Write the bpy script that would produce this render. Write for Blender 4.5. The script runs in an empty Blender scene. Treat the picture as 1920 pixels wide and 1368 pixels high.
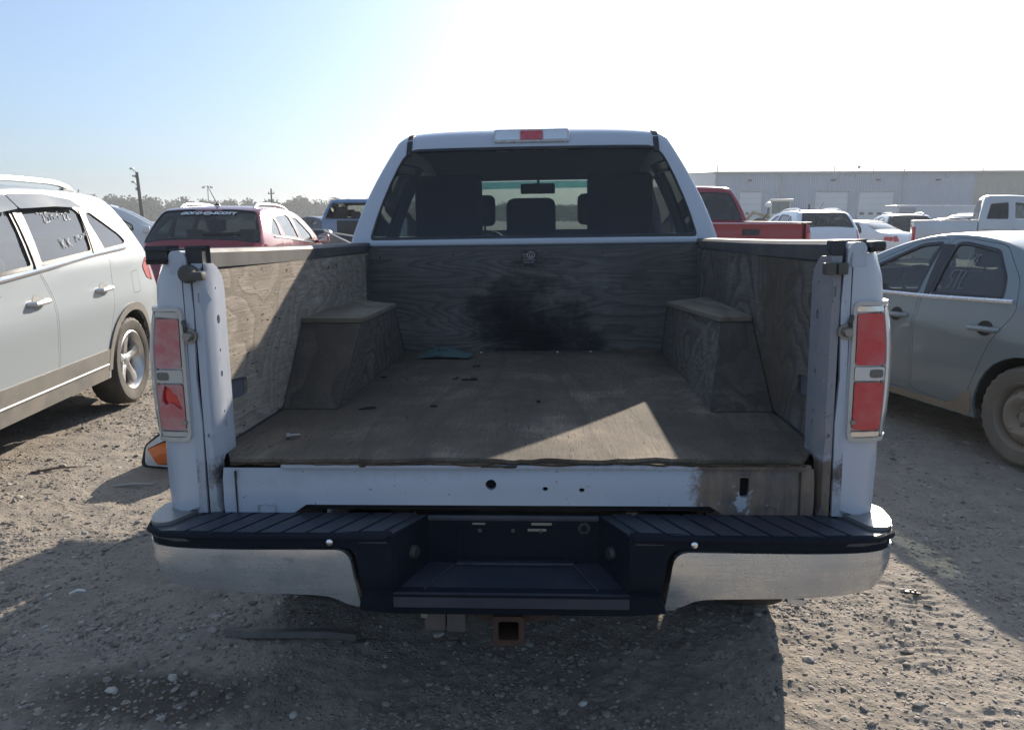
import bpy, bmesh, math, random
import numpy as np
from mathutils import Vector, Matrix, Quaternion
from mathutils.geometry import delaunay_2d_cdt

random.seed(7)
rng = np.random.default_rng(11)
R = math.radians
PI = math.pi
scene = bpy.context.scene
col = scene.collection

# ------------------------------------------------------------------ camera
cam_d = bpy.data.cameras.new("camera")
cam_d.sensor_width = 36.0
cam_d.lens = 27.19
cam_d.clip_start = 0.05
cam_d.clip_end = 6000
cam = bpy.data.objects.new("camera", cam_d)
cam.location = (0.09, 0.0, 1.53)
cam.rotation_euler = (R(90 - 10.8), 0, R(2.65))
col.objects.link(cam)
scene.camera = cam

# ------------------------------------------------------------------ light
SUN = Vector((0.76, 2.20, 1.0)).normalized()      # towards the sun
SUN_EL = math.asin(SUN.z)
SUN_AZ = math.atan2(SUN.x, SUN.y)
world = bpy.data.worlds.new("World")
scene.world = world
world.use_nodes = True
wt = world.node_tree
wt.nodes.clear()
w_out = wt.nodes.new("ShaderNodeOutputWorld")
w_bg = wt.nodes.new("ShaderNodeBackground")
w_sky = wt.nodes.new("ShaderNodeTexSky")
w_sky.sky_type = 'NISHITA'
w_sky.sun_disc = False
w_sky.sun_elevation = SUN_EL
w_sky.sun_rotation = SUN_AZ
w_sky.altitude = 300
w_sky.air_density = 1.0
w_sky.dust_density = 3.0
w_sky.ozone_density = 7.0
w_bg.inputs[1].default_value = 0.060
w_haze = wt.nodes.new("ShaderNodeMix"); w_haze.data_type = 'RGBA'; w_haze.blend_type = 'ADD'; w_haze.inputs[0].default_value = 1.0
w_haze.inputs[7].default_value = (2.1, 2.55, 2.95, 1)          # even milky veil of the hazy day, added to the clear sky
wt.links.new(w_sky.outputs[0], w_haze.inputs[6]); wt.links.new(w_haze.outputs[2], w_bg.inputs[0])
wt.links.new(w_bg.outputs[0], w_out.inputs[0])
sun_d = bpy.data.lights.new("sun", 'SUN')
sun_d.energy = 5.0
sun_d.angle = R(0.55)
sun_d.color = (1.0, 0.88, 0.735)
sun = bpy.data.objects.new("sun", sun_d)
sun.rotation_euler = SUN.to_track_quat('Z', 'Y').to_euler()
sun.location = (20, 60, 30)
col.objects.link(sun)
scene.view_settings.view_transform = 'Standard'
scene.view_settings.look = 'None'
scene.view_settings.gamma = 1
scene.view_settings.use_curve_mapping = False
scene.view_settings.exposure = 0.88
scene.cycles.max_bounces = 8
scene.cycles.volume_bounces = 1
scene.cycles.transparent_max_bounces = 24

# ------------------------------------------------------------------ materials
MATS = {}
class NT:
    def __init__(s, name):
        s.m = bpy.data.materials.new(name); s.m.use_nodes = True
        s.t = s.m.node_tree; s.t.nodes.clear()
        s.out = s.n("ShaderNodeOutputMaterial")
    def n(s, ty, **k):
        x = s.t.nodes.new(ty)
        for a, v in k.items(): setattr(x, a, v)
        return x
    def l(s, a, b): s.t.links.new(a, b)
    def set(s, node, **k):
        for a, v in k.items(): node.inputs[a].default_value = v
    def coord(s, scale=(1, 1, 1), kind='Object', loc=(0, 0, 0), rot=(0, 0, 0)):
        tc = s.n("ShaderNodeTexCoord"); mp = s.n("ShaderNodeMapping")
        mp.inputs['Scale'].default_value = scale; mp.inputs['Location'].default_value = loc
        mp.inputs['Rotation'].default_value = rot
        s.l(tc.outputs[kind], mp.inputs['Vector']); return mp.outputs[0]
    def noise(s, vec, scale, detail=4, rough=.55, dist=0.0):
        x = s.n("ShaderNodeTexNoise"); s.l(vec, x.inputs['Vector'])
        x.inputs['Scale'].default_value = scale; x.inputs['Detail'].default_value = detail
        x.inputs['Roughness'].default_value = rough; x.inputs['Distortion'].default_value = dist
        return x.outputs['Fac']
    def ramp(s, fac, stops):
        x = s.n("ShaderNodeValToRGB"); s.l(fac, x.inputs[0]); e = x.color_ramp.elements
        while len(e) < len(stops): e.new(.5)
        for q, (p, c) in zip(e, stops):
            q.position = p; q.color = (c, c, c, 1) if not hasattr(c, '__len__') else (*c, 1)
        return x.outputs[0]
    def math(s, op, a, b=None, clamp=False):
        x = s.n("ShaderNodeMath", operation=op, use_clamp=clamp)
        for i, v in enumerate((a, b)):
            if v is None: continue
            if hasattr(v, 'links') or hasattr(v, 'is_linked'): s.l(v, x.inputs[i])
            else: x.inputs[i].default_value = v
        return x.outputs[0]
    def mix(s, fac, a, b, mode='MIX'):
        x = s.n("ShaderNodeMix", data_type='RGBA', blend_type=mode)
        for i, v in ((0, fac), (6, a), (7, b)):
            if hasattr(v, 'is_linked'): s.l(v, x.inputs[i])
            elif i == 0: x.inputs[i].default_value = v
            else: x.inputs[i].default_value = (*v, 1)
        return x.outputs[2]
    def bump(s, h, strength, dist=.01):
        x = s.n("ShaderNodeBump"); s.l(h, x.inputs['Height'])
        x.inputs['Strength'].default_value = strength; x.inputs['Distance'].default_value = dist
        return x.outputs[0]
    def principled(s, color, rough=.5, metal=0, coat=0, bump=None, spec=.5, emis=None, trans=0, sub=0):
        x = s.n("ShaderNodeBsdfPrincipled")
        for k, v in (('Base Color', color), ('Roughness', rough), ('Metallic', metal)):
            if hasattr(v, 'is_linked'): s.l(v, x.inputs[k])
            else: x.inputs[k].default_value = (*v, 1) if k == 'Base Color' else v
        x.inputs['Coat Weight'].default_value = coat
        x.inputs['Coat Roughness'].default_value = .06
        x.inputs['Specular IOR Level'].default_value = spec
        x.inputs['Transmission Weight'].default_value = trans
        if bump is not None: s.l(bump, x.inputs['Normal'])
        s.l(x.outputs[0], s.out.inputs[0]); return x

def reg(name):
    def deco(fn):
        def get():
            if name not in MATS: MATS[name] = fn(name)
            return MATS[name]
        return get
    return deco

def simple(name, c, rough=.5, metal=0, coat=0, var=.15, scale=12, bump=0, spec=.5, dirt=None, dirt_amt=.3, dscale=3):
    """procedural surface: base colour with mottling, optional settled dirt"""
    if name in MATS: return MATS[name]
    s = NT(name)
    v = s.coord()
    nf = s.noise(v, scale, 5, .6)
    lo = tuple(max(0, x * (1 - var)) for x in c); hi = tuple(min(1, x * (1 + var)) for x in c)
    base = s.mix(nf, lo, hi)
    rg = s.ramp(nf, [(.3, max(0, rough - .06)), (.7, min(1, rough + .08))])
    if dirt:
        dn = s.noise(v, dscale, 6, .65)
        dm = s.ramp(dn, [(.5 - dirt_amt * .5, 0), (.85, min(1, dirt_amt * 2))])
        base = s.mix(dm, base, dirt)
    b = None
    if bump:
        b = s.bump(s.noise(v, scale * 6, 4), bump, .004)
    s.principled(base, rg, metal, coat, b, spec)
    MATS[name] = s.m
    return s.m

def paint(name, c, rough=.3, metal=0.0, dust=(.30, .26, .21), dust_amt=.25, low=.0, coat=.6):
    """car paint with film of dust and heavier dirt low on the body"""
    if name in MATS: return MATS[name]
    s = NT(name)
    v = s.coord()
    n1 = s.noise(v, 1.7, 6, .65); n2 = s.noise(v, 40, 3, .6)
    mott = s.math('MULTIPLY', s.ramp(n1, [(.35, 0), (.8, 1)]), dust_amt)
    sep = s.n("ShaderNodeSeparateXYZ"); s.l(s.coord(), sep.inputs[0])
    lowm = s.math('MULTIPLY', s.ramp(s.math('ADD', sep.outputs[2], s.math('MULTIPLY', n1, .3)), [(.25, 1), (.75, 0)]), low)
    m = s.math('ADD', mott, s.math('MULTIPLY', lowm, s.ramp(n2, [(.2, .7), (.8, 1)])), True)
    specks = s.math('MULTIPLY', s.ramp(s.noise(v, 120, 2), [(.70, 0), (.76, 1)]), .35)
    m = s.math('ADD', m, specks, True)
    base = s.mix(m, c, dust)
    rg = s.math('ADD', s.math('MULTIPLY', m, .5), rough, True)
    s.principled(base, rg, metal, coat, s.bump(n2, .02, .002))
    MATS[name] = s.m
    return s.m

def glass(name, tint, dust=.05, gl_rough=.02, dcol=(.45, .43, .40), f0=.06):
    """thin single-sheet window glass: tinted see-through, mirror reflection growing to grazing, film of dust"""
    if name in MATS: return MATS[name]
    s = NT(name)
    tr = s.n("ShaderNodeBsdfTransparent"); tr.inputs[0].default_value = (*tint, 1)
    gl = s.n("ShaderNodeBsdfGlossy"); gl.inputs[0].default_value = (1, 1, 1, 1); gl.inputs['Roughness'].default_value = gl_rough
    lw = s.n("ShaderNodeLayerWeight"); lw.inputs[0].default_value = .5
    fr = s.math('ADD', s.math('MULTIPLY', s.math('POWER', lw.outputs['Facing'], 5.0), 1 - f0), f0, True)
    m1 = s.n("ShaderNodeMixShader"); s.l(fr, m1.inputs[0]); s.l(tr.outputs[0], m1.inputs[1]); s.l(gl.outputs[0], m1.inputs[2])
    df = s.n("ShaderNodeBsdfDiffuse"); df.inputs[0].default_value = (*dcol, 1)
    dn = s.ramp(s.noise(s.coord(), 5, 6, .7), [(.3, dust * .5), (.8, dust * 1.6)])
    m2 = s.n("ShaderNodeMixShader"); s.l(dn, m2.inputs[0]); s.l(m1.outputs[0], m2.inputs[1]); s.l(df.outputs[0], m2.inputs[2])
    s.l(m2.outputs[0], s.out.inputs[0])
    MATS[name] = s.m
    return s.m

def plywood(name, light, dark, axis='y', rings=22, stain=None, stain_c=(.012, .011, .012), contrast=1.0, seed=0, crack=.5, blotch=.5, fig=(.9, 2.6), streak=.5, cth=.335):
    """weathered plywood face: nested cathedral figure of the veneer, streaky grain, cracks, grime"""
    if name in MATS: return MATS[name]
    s = NT(name)
    k = 'xyz'.index(axis)
    sc = lambda al, ac: tuple(al if i == k else ac for i in range(3))
    f = s.noise(s.coord(scale=sc(*fig), loc=(seed, seed * 1.7, seed * .6)), 1.0, 2.2, .45, .5)
    wob = s.noise(s.coord(scale=sc(6, 14), loc=(seed, 0, 0)), 1, 3, .6)
    ph = s.math('FRACT', s.math('MULTIPLY', s.math('ADD', f, s.math('MULTIPLY', wob, .022)), rings))
    f01 = s.ramp(ph, [(0, 0), (.18, .25), (.55, .9), (.88, 1), (1, 0)])
    fine = s.noise(s.coord(scale=sc(7, 120), loc=(seed, 0, seed)), 1, 5, .75)
    blot = s.noise(s.coord(loc=(seed * 2, seed, 0)), 2.6, 7, .68)
    base = s.mix(s.math('MULTIPLY', f01, contrast), tuple(x * .62 for x in dark), tuple(min(1, x * 1.12) for x in light))
    base = s.mix(s.math('MULTIPLY', s.ramp(fine, [(.36, 1), (.56, 0)]), streak), base, tuple(x * .45 for x in dark))
    base = s.mix(s.math('MULTIPLY', s.ramp(fine, [(.55, 0), (.72, 1)]), .35 * streak), base, tuple(min(1, x * 1.35) for x in light))
    base = s.mix(s.math('MULTIPLY', s.ramp(blot, [(.40, 1), (.62, 0)]), blotch), base, tuple(x * .5 for x in dark))
    base = s.mix(s.math('MULTIPLY', s.ramp(blot, [(.58, 0), (.78, 1)]), blotch * .5), base, tuple(min(1, x * 1.25) for x in light))
    cr = s.ramp(s.noise(s.coord(scale=sc(14, 60), loc=(0, seed, seed)), 1, 4, .8, 1.6), [(cth, 1), (cth + .03, 0)])
    base = s.mix(s.math('MULTIPLY', cr, crack), base, (.018, .015, .013))
    if stain:
        (cx, cy, cz), (sx, sy, sz) = stain
        mp = s.n("ShaderNodeMapping"); s.l(s.coord(), mp.inputs[0])
        mp.inputs['Location'].default_value = (-cx / sx, -cy / sy, -cz / sz); mp.inputs['Scale'].default_value = (1 / sx, 1 / sy, 1 / sz)
        ln = s.n("ShaderNodeVectorMath", operation='LENGTH'); s.l(mp.outputs[0], ln.inputs[0])
        n9 = s.noise(s.coord(scale=sc(3, 11)), 1, 6, .7, .6)
        d = s.math('ADD', ln.outputs['Value'], s.math('ADD', s.math('MULTIPLY', s.math('SUBTRACT', blot, .5), 2.2), s.math('MULTIPLY', s.math('SUBTRACT', n9, .5), 1.6)))
        base = s.mix(s.ramp(d, [(.15, .88), (.7, .55), (1.15, 0)]), base, stain_c)
    h = s.math('ADD', s.math('MULTIPLY', f01, .4), s.math('SUBTRACT', fine, cr))
    s.principled(base, .88, 0, 0, s.bump(h, .5, .004), .25)
    MATS[name] = s.m
    return s.m

# ------------------------------------------------------------------ mesh helpers
def link(o, parent=None):
    col.objects.link(o)
    if parent is not None: o.parent = parent
    return o

def mesh_obj(name, verts, faces, mat, parent=None, smooth=40):
    me = bpy.data.meshes.new(name)
    me.from_pydata([tuple(v) for v in verts], [], faces)
    me.validate()
    if smooth:
        me.polygons.foreach_set('use_smooth', [True] * len(me.polygons))
        me.set_sharp_from_angle(angle=R(smooth))
    if mat: me.materials.append(mat)
    return link(bpy.data.objects.new(name, me), parent)

def thing(name, label, cat, loc=(0, 0, 0), rz=0, group=None):
    o = bpy.data.objects.new(name, None); o.empty_display_size = .2
    o.location = loc; o.rotation_euler = (0, 0, rz)
    o['label'] = label; o['category'] = cat
    if group: o['group'] = group
    return link(o)

def tag(o, label, cat, group=None):
    o['label'] = label; o['category'] = cat
    if group: o['group'] = group
    return o

def chaikin(P, it=2, closed=False):
    P = [tuple(p) for p in P]
    for _ in range(it):
        Q = []
        n = len(P)
        rngi = range(n) if closed else range(n - 1)
        if not closed: Q.append(P[0])
        for i in rngi:
            a, b = P[i], P[(i + 1) % n]
            Q.append(tuple(.75 * x + .25 * y for x, y in zip(a, b)))
            Q.append(tuple(.25 * x + .75 * y for x, y in zip(a, b)))
        if not closed: Q.append(P[-1])
        P = Q
    return P

def rounded(P, r, n=4):
    """round every corner of polygon P with radius r (or list of radii)"""
    out = []; N = len(P)
    for i in range(N):
        p0, p, p1 = Vector(P[i - 1]), Vector(P[i]), Vector(P[(i + 1) % N])
        rr = r[i] if hasattr(r, '__len__') else r
        a, b = (p0 - p), (p1 - p)
        d = min(rr, a.length * .45, b.length * .45)
        if d < 1e-4: out.append(tuple(p)); continue
        A, B = p + a.normalized() * d, p + b.normalized() * d
        for k in range(n + 1):
            t = k / n
            q = A * (1 - t) ** 2 + p * 2 * t * (1 - t) + B * t * t
            out.append(tuple(q))
    return out

def circle2(cx, cy, r, n=12, ry=None, rot=0):
    ry = ry or r
    out = []
    for i in range(n):
        a = 2 * PI * i / n
        x, y = r * math.cos(a), ry * math.sin(a)
        out.append((cx + x * math.cos(rot) - y * math.sin(rot), cy + x * math.sin(rot) + y * math.cos(rot)))
    return out

def rect2(a0, b0, a1, b1, r=0, n=3):
    P = [(a0, b0), (a1, b0), (a1, b1), (a0, b1)]
    return rounded(P, r, n) if r else P

def densify(P, step):
    out = []; N = len(P)
    for i in range(N):
        a, b = np.array(P[i]), np.array(P[(i + 1) % N])
        k = max(1, int(math.ceil(np.linalg.norm(b - a) / step)))
        for j in range(k): out.append(tuple(a + (b - a) * j / k))
    return out

def inpoly(pts, poly):
    x, y = pts[:, 0], pts[:, 1]
    c = np.zeros(len(pts), bool); P = np.array(poly); n = len(P); j = n - 1
    for i in range(n):
        xi, yi = P[i]; xj, yj = P[j]
        cond = ((yi > y) != (yj > y))
        with np.errstate(divide='ignore', invalid='ignore'):
            xx = (xj - xi) * (y - yi) / (yj - yi + 1e-30) + xi
        c ^= cond & (x < xx)
        j = i
    return c

def seg_dist(pts, poly):
    P = np.array(poly); Q = np.roll(P, -1, 0)
    d = np.full(len(pts), 1e9)
    for a, b in zip(P, Q):
        ab = b - a; L = (ab @ ab) + 1e-12
        t = np.clip(((pts - a) @ ab) / L, 0, 1)
        d = np.minimum(d, np.linalg.norm(pts - (a + t[:, None] * ab), axis=1))
    return d

def tri2d(outline, holes, res):
    """triangulate a 2-D polygon with holes with interior points every `res`"""
    outs = [densify(outline, res)] + [densify(h, res) for h in holes]
    pts, edges = [], []
    for P in outs:
        b = len(pts); pts += P
        edges += [(b + i, b + (i + 1) % len(P)) for i in range(len(P))]
    A = np.array(outs[0]); lo, hi = A.min(0), A.max(0)
    gx = np.arange(lo[0] + res * .5, hi[0], res); gy = np.arange(lo[1] + res * .5, hi[1], res)
    if len(gx) and len(gy):
        G = np.stack(np.meshgrid(gx, gy), -1).reshape(-1, 2)
        m = inpoly(G, outs[0])
        for h in outs[1:]: m &= ~inpoly(G, h)
        G = G[m]
        for P in outs:
            if len(G): G = G[seg_dist(G, P) > res * .4]
        pts += [tuple(g) for g in G]
    V, _, F, *_ = delaunay_2d_cdt([Vector(p) for p in pts], edges, [], 0, 1e-6)
    V = np.array([tuple(v) for v in V])
    F = [tuple(f) for f in F]
    c = np.array([V[list(f)].mean(0) for f in F])
    m = inpoly(c, outs[0])
    for h in outs[1:]: m &= ~inpoly(c, h)
    return V, [f for f, k in zip(F, m) if k]

class MB:
    """collects shapes, then links them as one mesh object"""
    def __init__(s): s.v = []; s.f = []
    def add(s, V, F):
        b = len(s.v); s.v += [tuple(x) for x in V]; s.f += [tuple(i + b for i in f) for f in F]; return s
    def box(s, x0, x1, y0, y1, z0, z1, bev=0.0, seg=2, rot=None, piv=None):
        bm = bmesh.new(); bmesh.ops.create_cube(bm, size=1)
        for v in bm.verts:
            v.co = Vector((x0 + (v.co.x + .5) * (x1 - x0), y0 + (v.co.y + .5) * (y1 - y0), z0 + (v.co.z + .5) * (z1 - z0)))
        if bev: bmesh.ops.bevel(bm, geom=bm.edges[:], offset=bev, segments=seg, profile=.6, affect='EDGES')
        V = [v.co.copy() for v in bm.verts]; bm.verts.index_update(); F = [[v.index for v in f.verts] for f in bm.faces]
        bm.free()
        if rot is not None:
            c = Vector(piv) if piv is not None else Vector(((x0 + x1) / 2, (y0 + y1) / 2, (z0 + z1) / 2))
            M = rot if isinstance(rot, Matrix) else Matrix.Rotation(rot[1], 3, rot[0])
            V = [c + M @ (v - c) for v in V]
        return s.add(V, F)
    def hexa(s, P):
        """box from 8 corners: bottom loop (4) then top loop (4)"""
        return s.add(P, [(3, 2, 1, 0), (4, 5, 6, 7), (0, 1, 5, 4), (1, 2, 6, 5), (2, 3, 7, 6), (3, 0, 4, 7)])
    def tube(s, pts, r, n=8, cap=True):
        pts = [Vector(p) for p in pts]; V = []; F = []; N = len(pts)
        up = None
        for i, p in enumerate(pts):
            d = (pts[min(i + 1, N - 1)] - pts[max(i - 1, 0)]).normalized()
            if up is None: up = d.orthogonal().normalized()
            up = (up - d * up.dot(d)).normalized(); sd = d.cross(up)
            rr = r[i] if hasattr(r, '__len__') else r
            for k in range(n):
                a = 2 * PI * k / n; V.append(p + (up * math.cos(a) + sd * math.sin(a)) * rr)
        for i in range(N - 1):
            for k in range(n):
                F.append((i * n + k, i * n + (k + 1) % n, (i + 1) * n + (k + 1) % n, (i + 1) * n + k))
        if cap: F += [tuple(range(n))[::-1], tuple((N - 1) * n + k for k in range(n))]
        return s.add(V, F)
    def lathe(s, prof, n=24, axis='X', c=(0, 0, 0), close=False, mod=None):
        """prof: (radius, along). axis of rotation through c"""
        V = []; F = []; m = len(prof)
        for k in range(n):
            a = 2 * PI * k / n; ca, sa = math.cos(a), math.sin(a)
            for j, (r, h) in enumerate(prof):
                if mod: r = mod(j, k, r)
                V.append({'X': (h, r * ca, r * sa), 'Y': (r * ca, h, r * sa), 'Z': (r * ca, r * sa, h)}[axis])
        for k in range(n):
            k2 = (k + 1) % n
            for j in range(m if close else m - 1):
                j2 = (j + 1) % m
                F.append((k * m + j, k2 * m + j, k2 * m + j2, k * m + j2))
        V = [tuple(x + y for x, y in zip(v, c)) for v in V]
        return s.add(V, F)
    def prism(s, P, w0, w1, f):
        """extrude 2-D polygon P between w0 and w1; f(a, b, w) -> xyz"""
        n = len(P)
        V = [f(a, b, w0) for a, b in P] + [f(a, b, w1) for a, b in P]
        F = [tuple(range(n))[::-1], tuple(range(n, 2 * n))] + [(i, (i + 1) % n, n + (i + 1) % n, n + i) for i in range(n)]
        return s.add(V, F)
    def warped(s, A, B, C, D, n, off):
        """sheet through four corners that need not lie in one plane, with thickness off"""
        A, B, C, D, off = map(Vector, (A, B, C, D, off)); V = []; m = n + 1
        for o in (Vector((0, 0, 0)), off):
            for i in range(m):
                for j in range(m):
                    u, v = i / n, j / n; V.append((A * (1 - u) + B * u) * (1 - v) + (D * (1 - u) + C * u) * v + o)
        F = [(i * m + j, (i + 1) * m + j, (i + 1) * m + j + 1, i * m + j + 1) for i in range(n) for j in range(n)]
        F += [tuple(k + m * m for k in f)[::-1] for f in F]
        for a, b in [((i, 0), (i + 1, 0)) for i in range(n)] + [((n, i), (n, i + 1)) for i in range(n)] + [((i + 1, n), (i, n)) for i in range(n)] + [((0, i + 1), (0, i)) for i in range(n)]:
            p, q = a[0] * m + a[1], b[0] * m + b[1]; F.append((q, p, p + m * m, q + m * m))
        return s.add(V, F)
    def panel(s, outline, fmap, holes=(), res=.08, thick=.012, center=(0, 0, 0), flip=None):
        """curved sheet: polygon with holes in (u, v), mapped by fmap, edges returned inwards by `thick`"""
        V2, F = tri2d(outline, list(holes), res)
        V = np.array([tuple(fmap(a, b)) for a, b in V2])
        T = np.array(F)
        nrm = np.cross(V[T[:, 1]] - V[T[:, 0]], V[T[:, 2]] - V[T[:, 0]])
        cen = V[T].mean(1)
        if flip is None:
            sgn = np.sum(nrm * (cen - np.array(center)))
        else:
            sgn = np.sum(nrm @ np.array(flip))
        if sgn < 0: T = T[:, ::-1]; nrm = -nrm
        F = [tuple(map(int, t)) for t in T]
        VN = np.zeros_like(V)
        for k in range(3): np.add.at(VN, T[:, k], nrm)
        VN /= (np.linalg.norm(VN, axis=1)[:, None] + 1e-12)
        V = list(map(tuple, V))
        if thick:
            cnt = {}
            for f in F:
                for i in range(3):
                    e = (f[i], f[(i + 1) % 3]); k = tuple(sorted(e)); cnt.setdefault(k, []).append(e)
            mp = {}
            for k, es in cnt.items():
                if len(es) == 1:
                    a, b = es[0]
                    for q in (a, b):
                        if q not in mp:
                            mp[q] = len(V); V.append(tuple(np.array(V[q]) - VN[q] * thick))
                    F.append((b, a, mp[a], mp[b]))
        return s.add(V, F)
    def xf(s, M):
        s.v = [tuple(M @ Vector(v)) for v in s.v]; return s
    def build(s, name, mat, parent=None, smooth=40):
        return mesh_obj(name, s.v, s.f, mat, parent, smooth)

def text_mb(txt, size, M, ext=.0008, align='CENTER', shear=0.0, stretch=1.0, bold=0.0):
    """lettering as flat geometry; M maps text plane (x right, y up, z out)"""
    cu = bpy.data.curves.new("lettering", 'FONT'); cu.body = txt; cu.size = size
    cu.align_x = align; cu.align_y = 'CENTER'; cu.extrude = ext; cu.shear = shear; cu.offset = bold
    ob = bpy.data.objects.new("lettering", cu); col.objects.link(ob)
    dg = bpy.context.evaluated_depsgraph_get()
    me = bpy.data.meshes.new_from_object(ob.evaluated_get(dg))
    mb = MB()
    mb.add([M @ Vector((v.co.x * stretch, v.co.y, v.co.z)) for v in me.vertices], [tuple(p.vertices) for p in me.polygons])
    bpy.data.objects.remove(ob); bpy.data.curves.remove(cu); bpy.data.meshes.remove(me)
    return mb

def smoothstep(a, b, x):
    t = np.clip((x - a) / (b - a), 0, 1); return t * t * (3 - 2 * t)
def vnoise(x, y, seed=0):
    xi = np.floor(x).astype(np.int64); yi = np.floor(y).astype(np.int64)
    fx = x - xi; fy = y - yi; fx = fx * fx * (3 - 2 * fx); fy = fy * fy * (3 - 2 * fy)
    def h(i, j):
        n = (i * 374761393 + j * 668265263 + seed * 974634721) & 0x7fffffff
        n = ((n ^ (n >> 13)) * 1274126177) & 0x7fffffff
        return ((n ^ (n >> 16)) & 0xffff) / 65535.0
    return (h(xi, yi) * (1 - fx) + h(xi + 1, yi) * fx) * (1 - fy) + (h(xi, yi + 1) * (1 - fx) + h(xi + 1, yi + 1) * fx) * fy
def fbm(x, y, oct=4, seed=0):
    a = 0; s = .5
    for o in range(oct):
        a = a + s * (vnoise(x, y, seed + o) - .5); x = x * 2.03 + 7.1; y = y * 2.03 + 3.7; s *= .5
    return a
# ------------------------------------------------------------------ ground
def gheight(x, y):
    d = np.hypot(x, y - 1)
    fade = 1 - smoothstep(9, 22, d)
    h = 0.055 * fbm(x * .55, y * .55, 3, 3) + .030 * fbm(x * 2.6, y * 2.6, 3, 9) + .020 * fbm(x * 9, y * 9, 3, 21) + .016 * fbm(x * 24, y * 24, 3, 33)
    # tyre tread print pressed into the dirt on the right
    w = smoothstep(.0, .12, .22 - np.abs(x - 1.52 - .05 * (y - 2.6) - .05 * np.sin(y * 2))) * smoothstep(1.9, 2.2, y) * (1 - smoothstep(3.0, 3.5, y))
    w = w * smoothstep(-.1, .12, fbm(x * 3, y * 3, 2, 41) + .06)
    h = h - w * (.004 + .0034 * np.sin((y + .25 * np.abs(x - 1.52) + .02 * fbm(x * 9, y * 9, 2, 3)) * 2 * PI / .047))
    # rut along the left wheel track
    return h * fade - .02 * fade

def axis_grid(lo, hi, fine0, fine1, step):
    a = list(np.arange(fine0, fine1, step)); s = step; x = fine1
    while x < hi: a.append(x); s *= 1.25; x += s
    a.append(hi)
    b = []; s = step; x = fine0
    while x > lo: s *= 1.25; x -= s; b.append(max(x, lo))
    return np.array(sorted(set(b)) + a)

gx = np.array(sorted(set(np.round(np.concatenate([axis_grid(-700, 700, -4.2, 4.2, .024), np.arange(-2.2, 2.2, .012)]), 4))))
gy = np.array(sorted(set(np.round(np.concatenate([axis_grid(-150, 1100, 1.5, 8.5, .024), np.arange(1.9, 3.6, .012)]), 4))))
GX, GY = np.meshgrid(gx, gy)
GZ = gheight(GX, GY)
ny, nx = GX.shape
me = bpy.data.meshes.new("ground")
me.vertices.add(nx * ny)
me.vertices.foreach_set('co', np.stack([GX, GY, GZ], -1).astype(np.float32).ravel())
idx = np.arange(nx * ny).reshape(ny, nx)
quads = np.stack([idx[:-1, :-1], idx[:-1, 1:], idx[1:, 1:], idx[1:, :-1]], -1).reshape(-1, 4)
me.loops.add(quads.size); me.loops.foreach_set('vertex_index', quads.ravel().astype(np.int32))
me.polygons.add(len(quads)); me.polygons.foreach_set('loop_start', np.arange(0, quads.size, 4, dtype=np.int32))
me.polygons.foreach_set('use_smooth', np.ones(len(quads), bool))
me.update(calc_edges=True)
def ground_mat():
    s = NT('packed_dirt')
    v = s.coord()
    big = s.noise(v, .5, 5, .6); mid = s.noise(v, 6, 6, .7); fine = s.noise(v, 55, 5, .75)
    vor = s.n("ShaderNodeTexVoronoi"); s.l(v, vor.inputs['Vector']); vor.inputs['Scale'].default_value = 48; vor.inputs['Randomness'].default_value = 1
    vor2 = s.n("ShaderNodeTexVoronoi"); s.l(v, vor2.inputs['Vector']); vor2.inputs['Scale'].default_value = 17
    base = s.mix(big, (.235, .208, .176), (.345, .305, .258))
    base = s.mix(s.ramp(mid, [(.35, .55), (.6, 0)]), base, (.165, .145, .122))
    base = s.mix(s.ramp(fine, [(.52, 0), (.72, .55)]), base, (.42, .375, .32))
    peb = s.ramp(vor.outputs['Distance'], [(.10, 1), (.34, 0)])
    vsep = s.n('ShaderNodeSeparateColor'); s.l(vor.outputs['Color'], vsep.inputs[0])
    pebm = s.math('MULTIPLY', peb, s.ramp(s.noise(v, 3.1, 3), [(.42, 0), (.58, .8)]))
    base = s.mix(pebm, base, s.mix(vsep.outputs[0], (.22, .205, .185), (.42, .40, .37)))
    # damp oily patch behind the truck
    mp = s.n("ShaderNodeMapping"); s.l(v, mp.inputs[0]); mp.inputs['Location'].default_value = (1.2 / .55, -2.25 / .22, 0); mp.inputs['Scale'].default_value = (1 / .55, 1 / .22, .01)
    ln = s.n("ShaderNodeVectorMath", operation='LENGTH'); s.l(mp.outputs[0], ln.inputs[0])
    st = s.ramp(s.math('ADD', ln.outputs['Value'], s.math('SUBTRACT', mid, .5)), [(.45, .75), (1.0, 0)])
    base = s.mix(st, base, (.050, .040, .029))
    h = s.math('ADD', s.math('MULTIPLY', fine, .5), s.math('ADD', s.math('MULTIPLY', pebm, .9), s.math('MULTIPLY', s.ramp(vor2.outputs['Distance'], [(.1, 1), (.3, 0)]), .2)))
    h = s.math('ADD', h, s.math('MULTIPLY', mid, 1.3))
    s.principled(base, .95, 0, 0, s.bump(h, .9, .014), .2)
    return s.m
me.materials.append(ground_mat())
ground = bpy.data.objects.new("ground", me); ground['kind'] = 'structure'; col.objects.link(ground)

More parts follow.
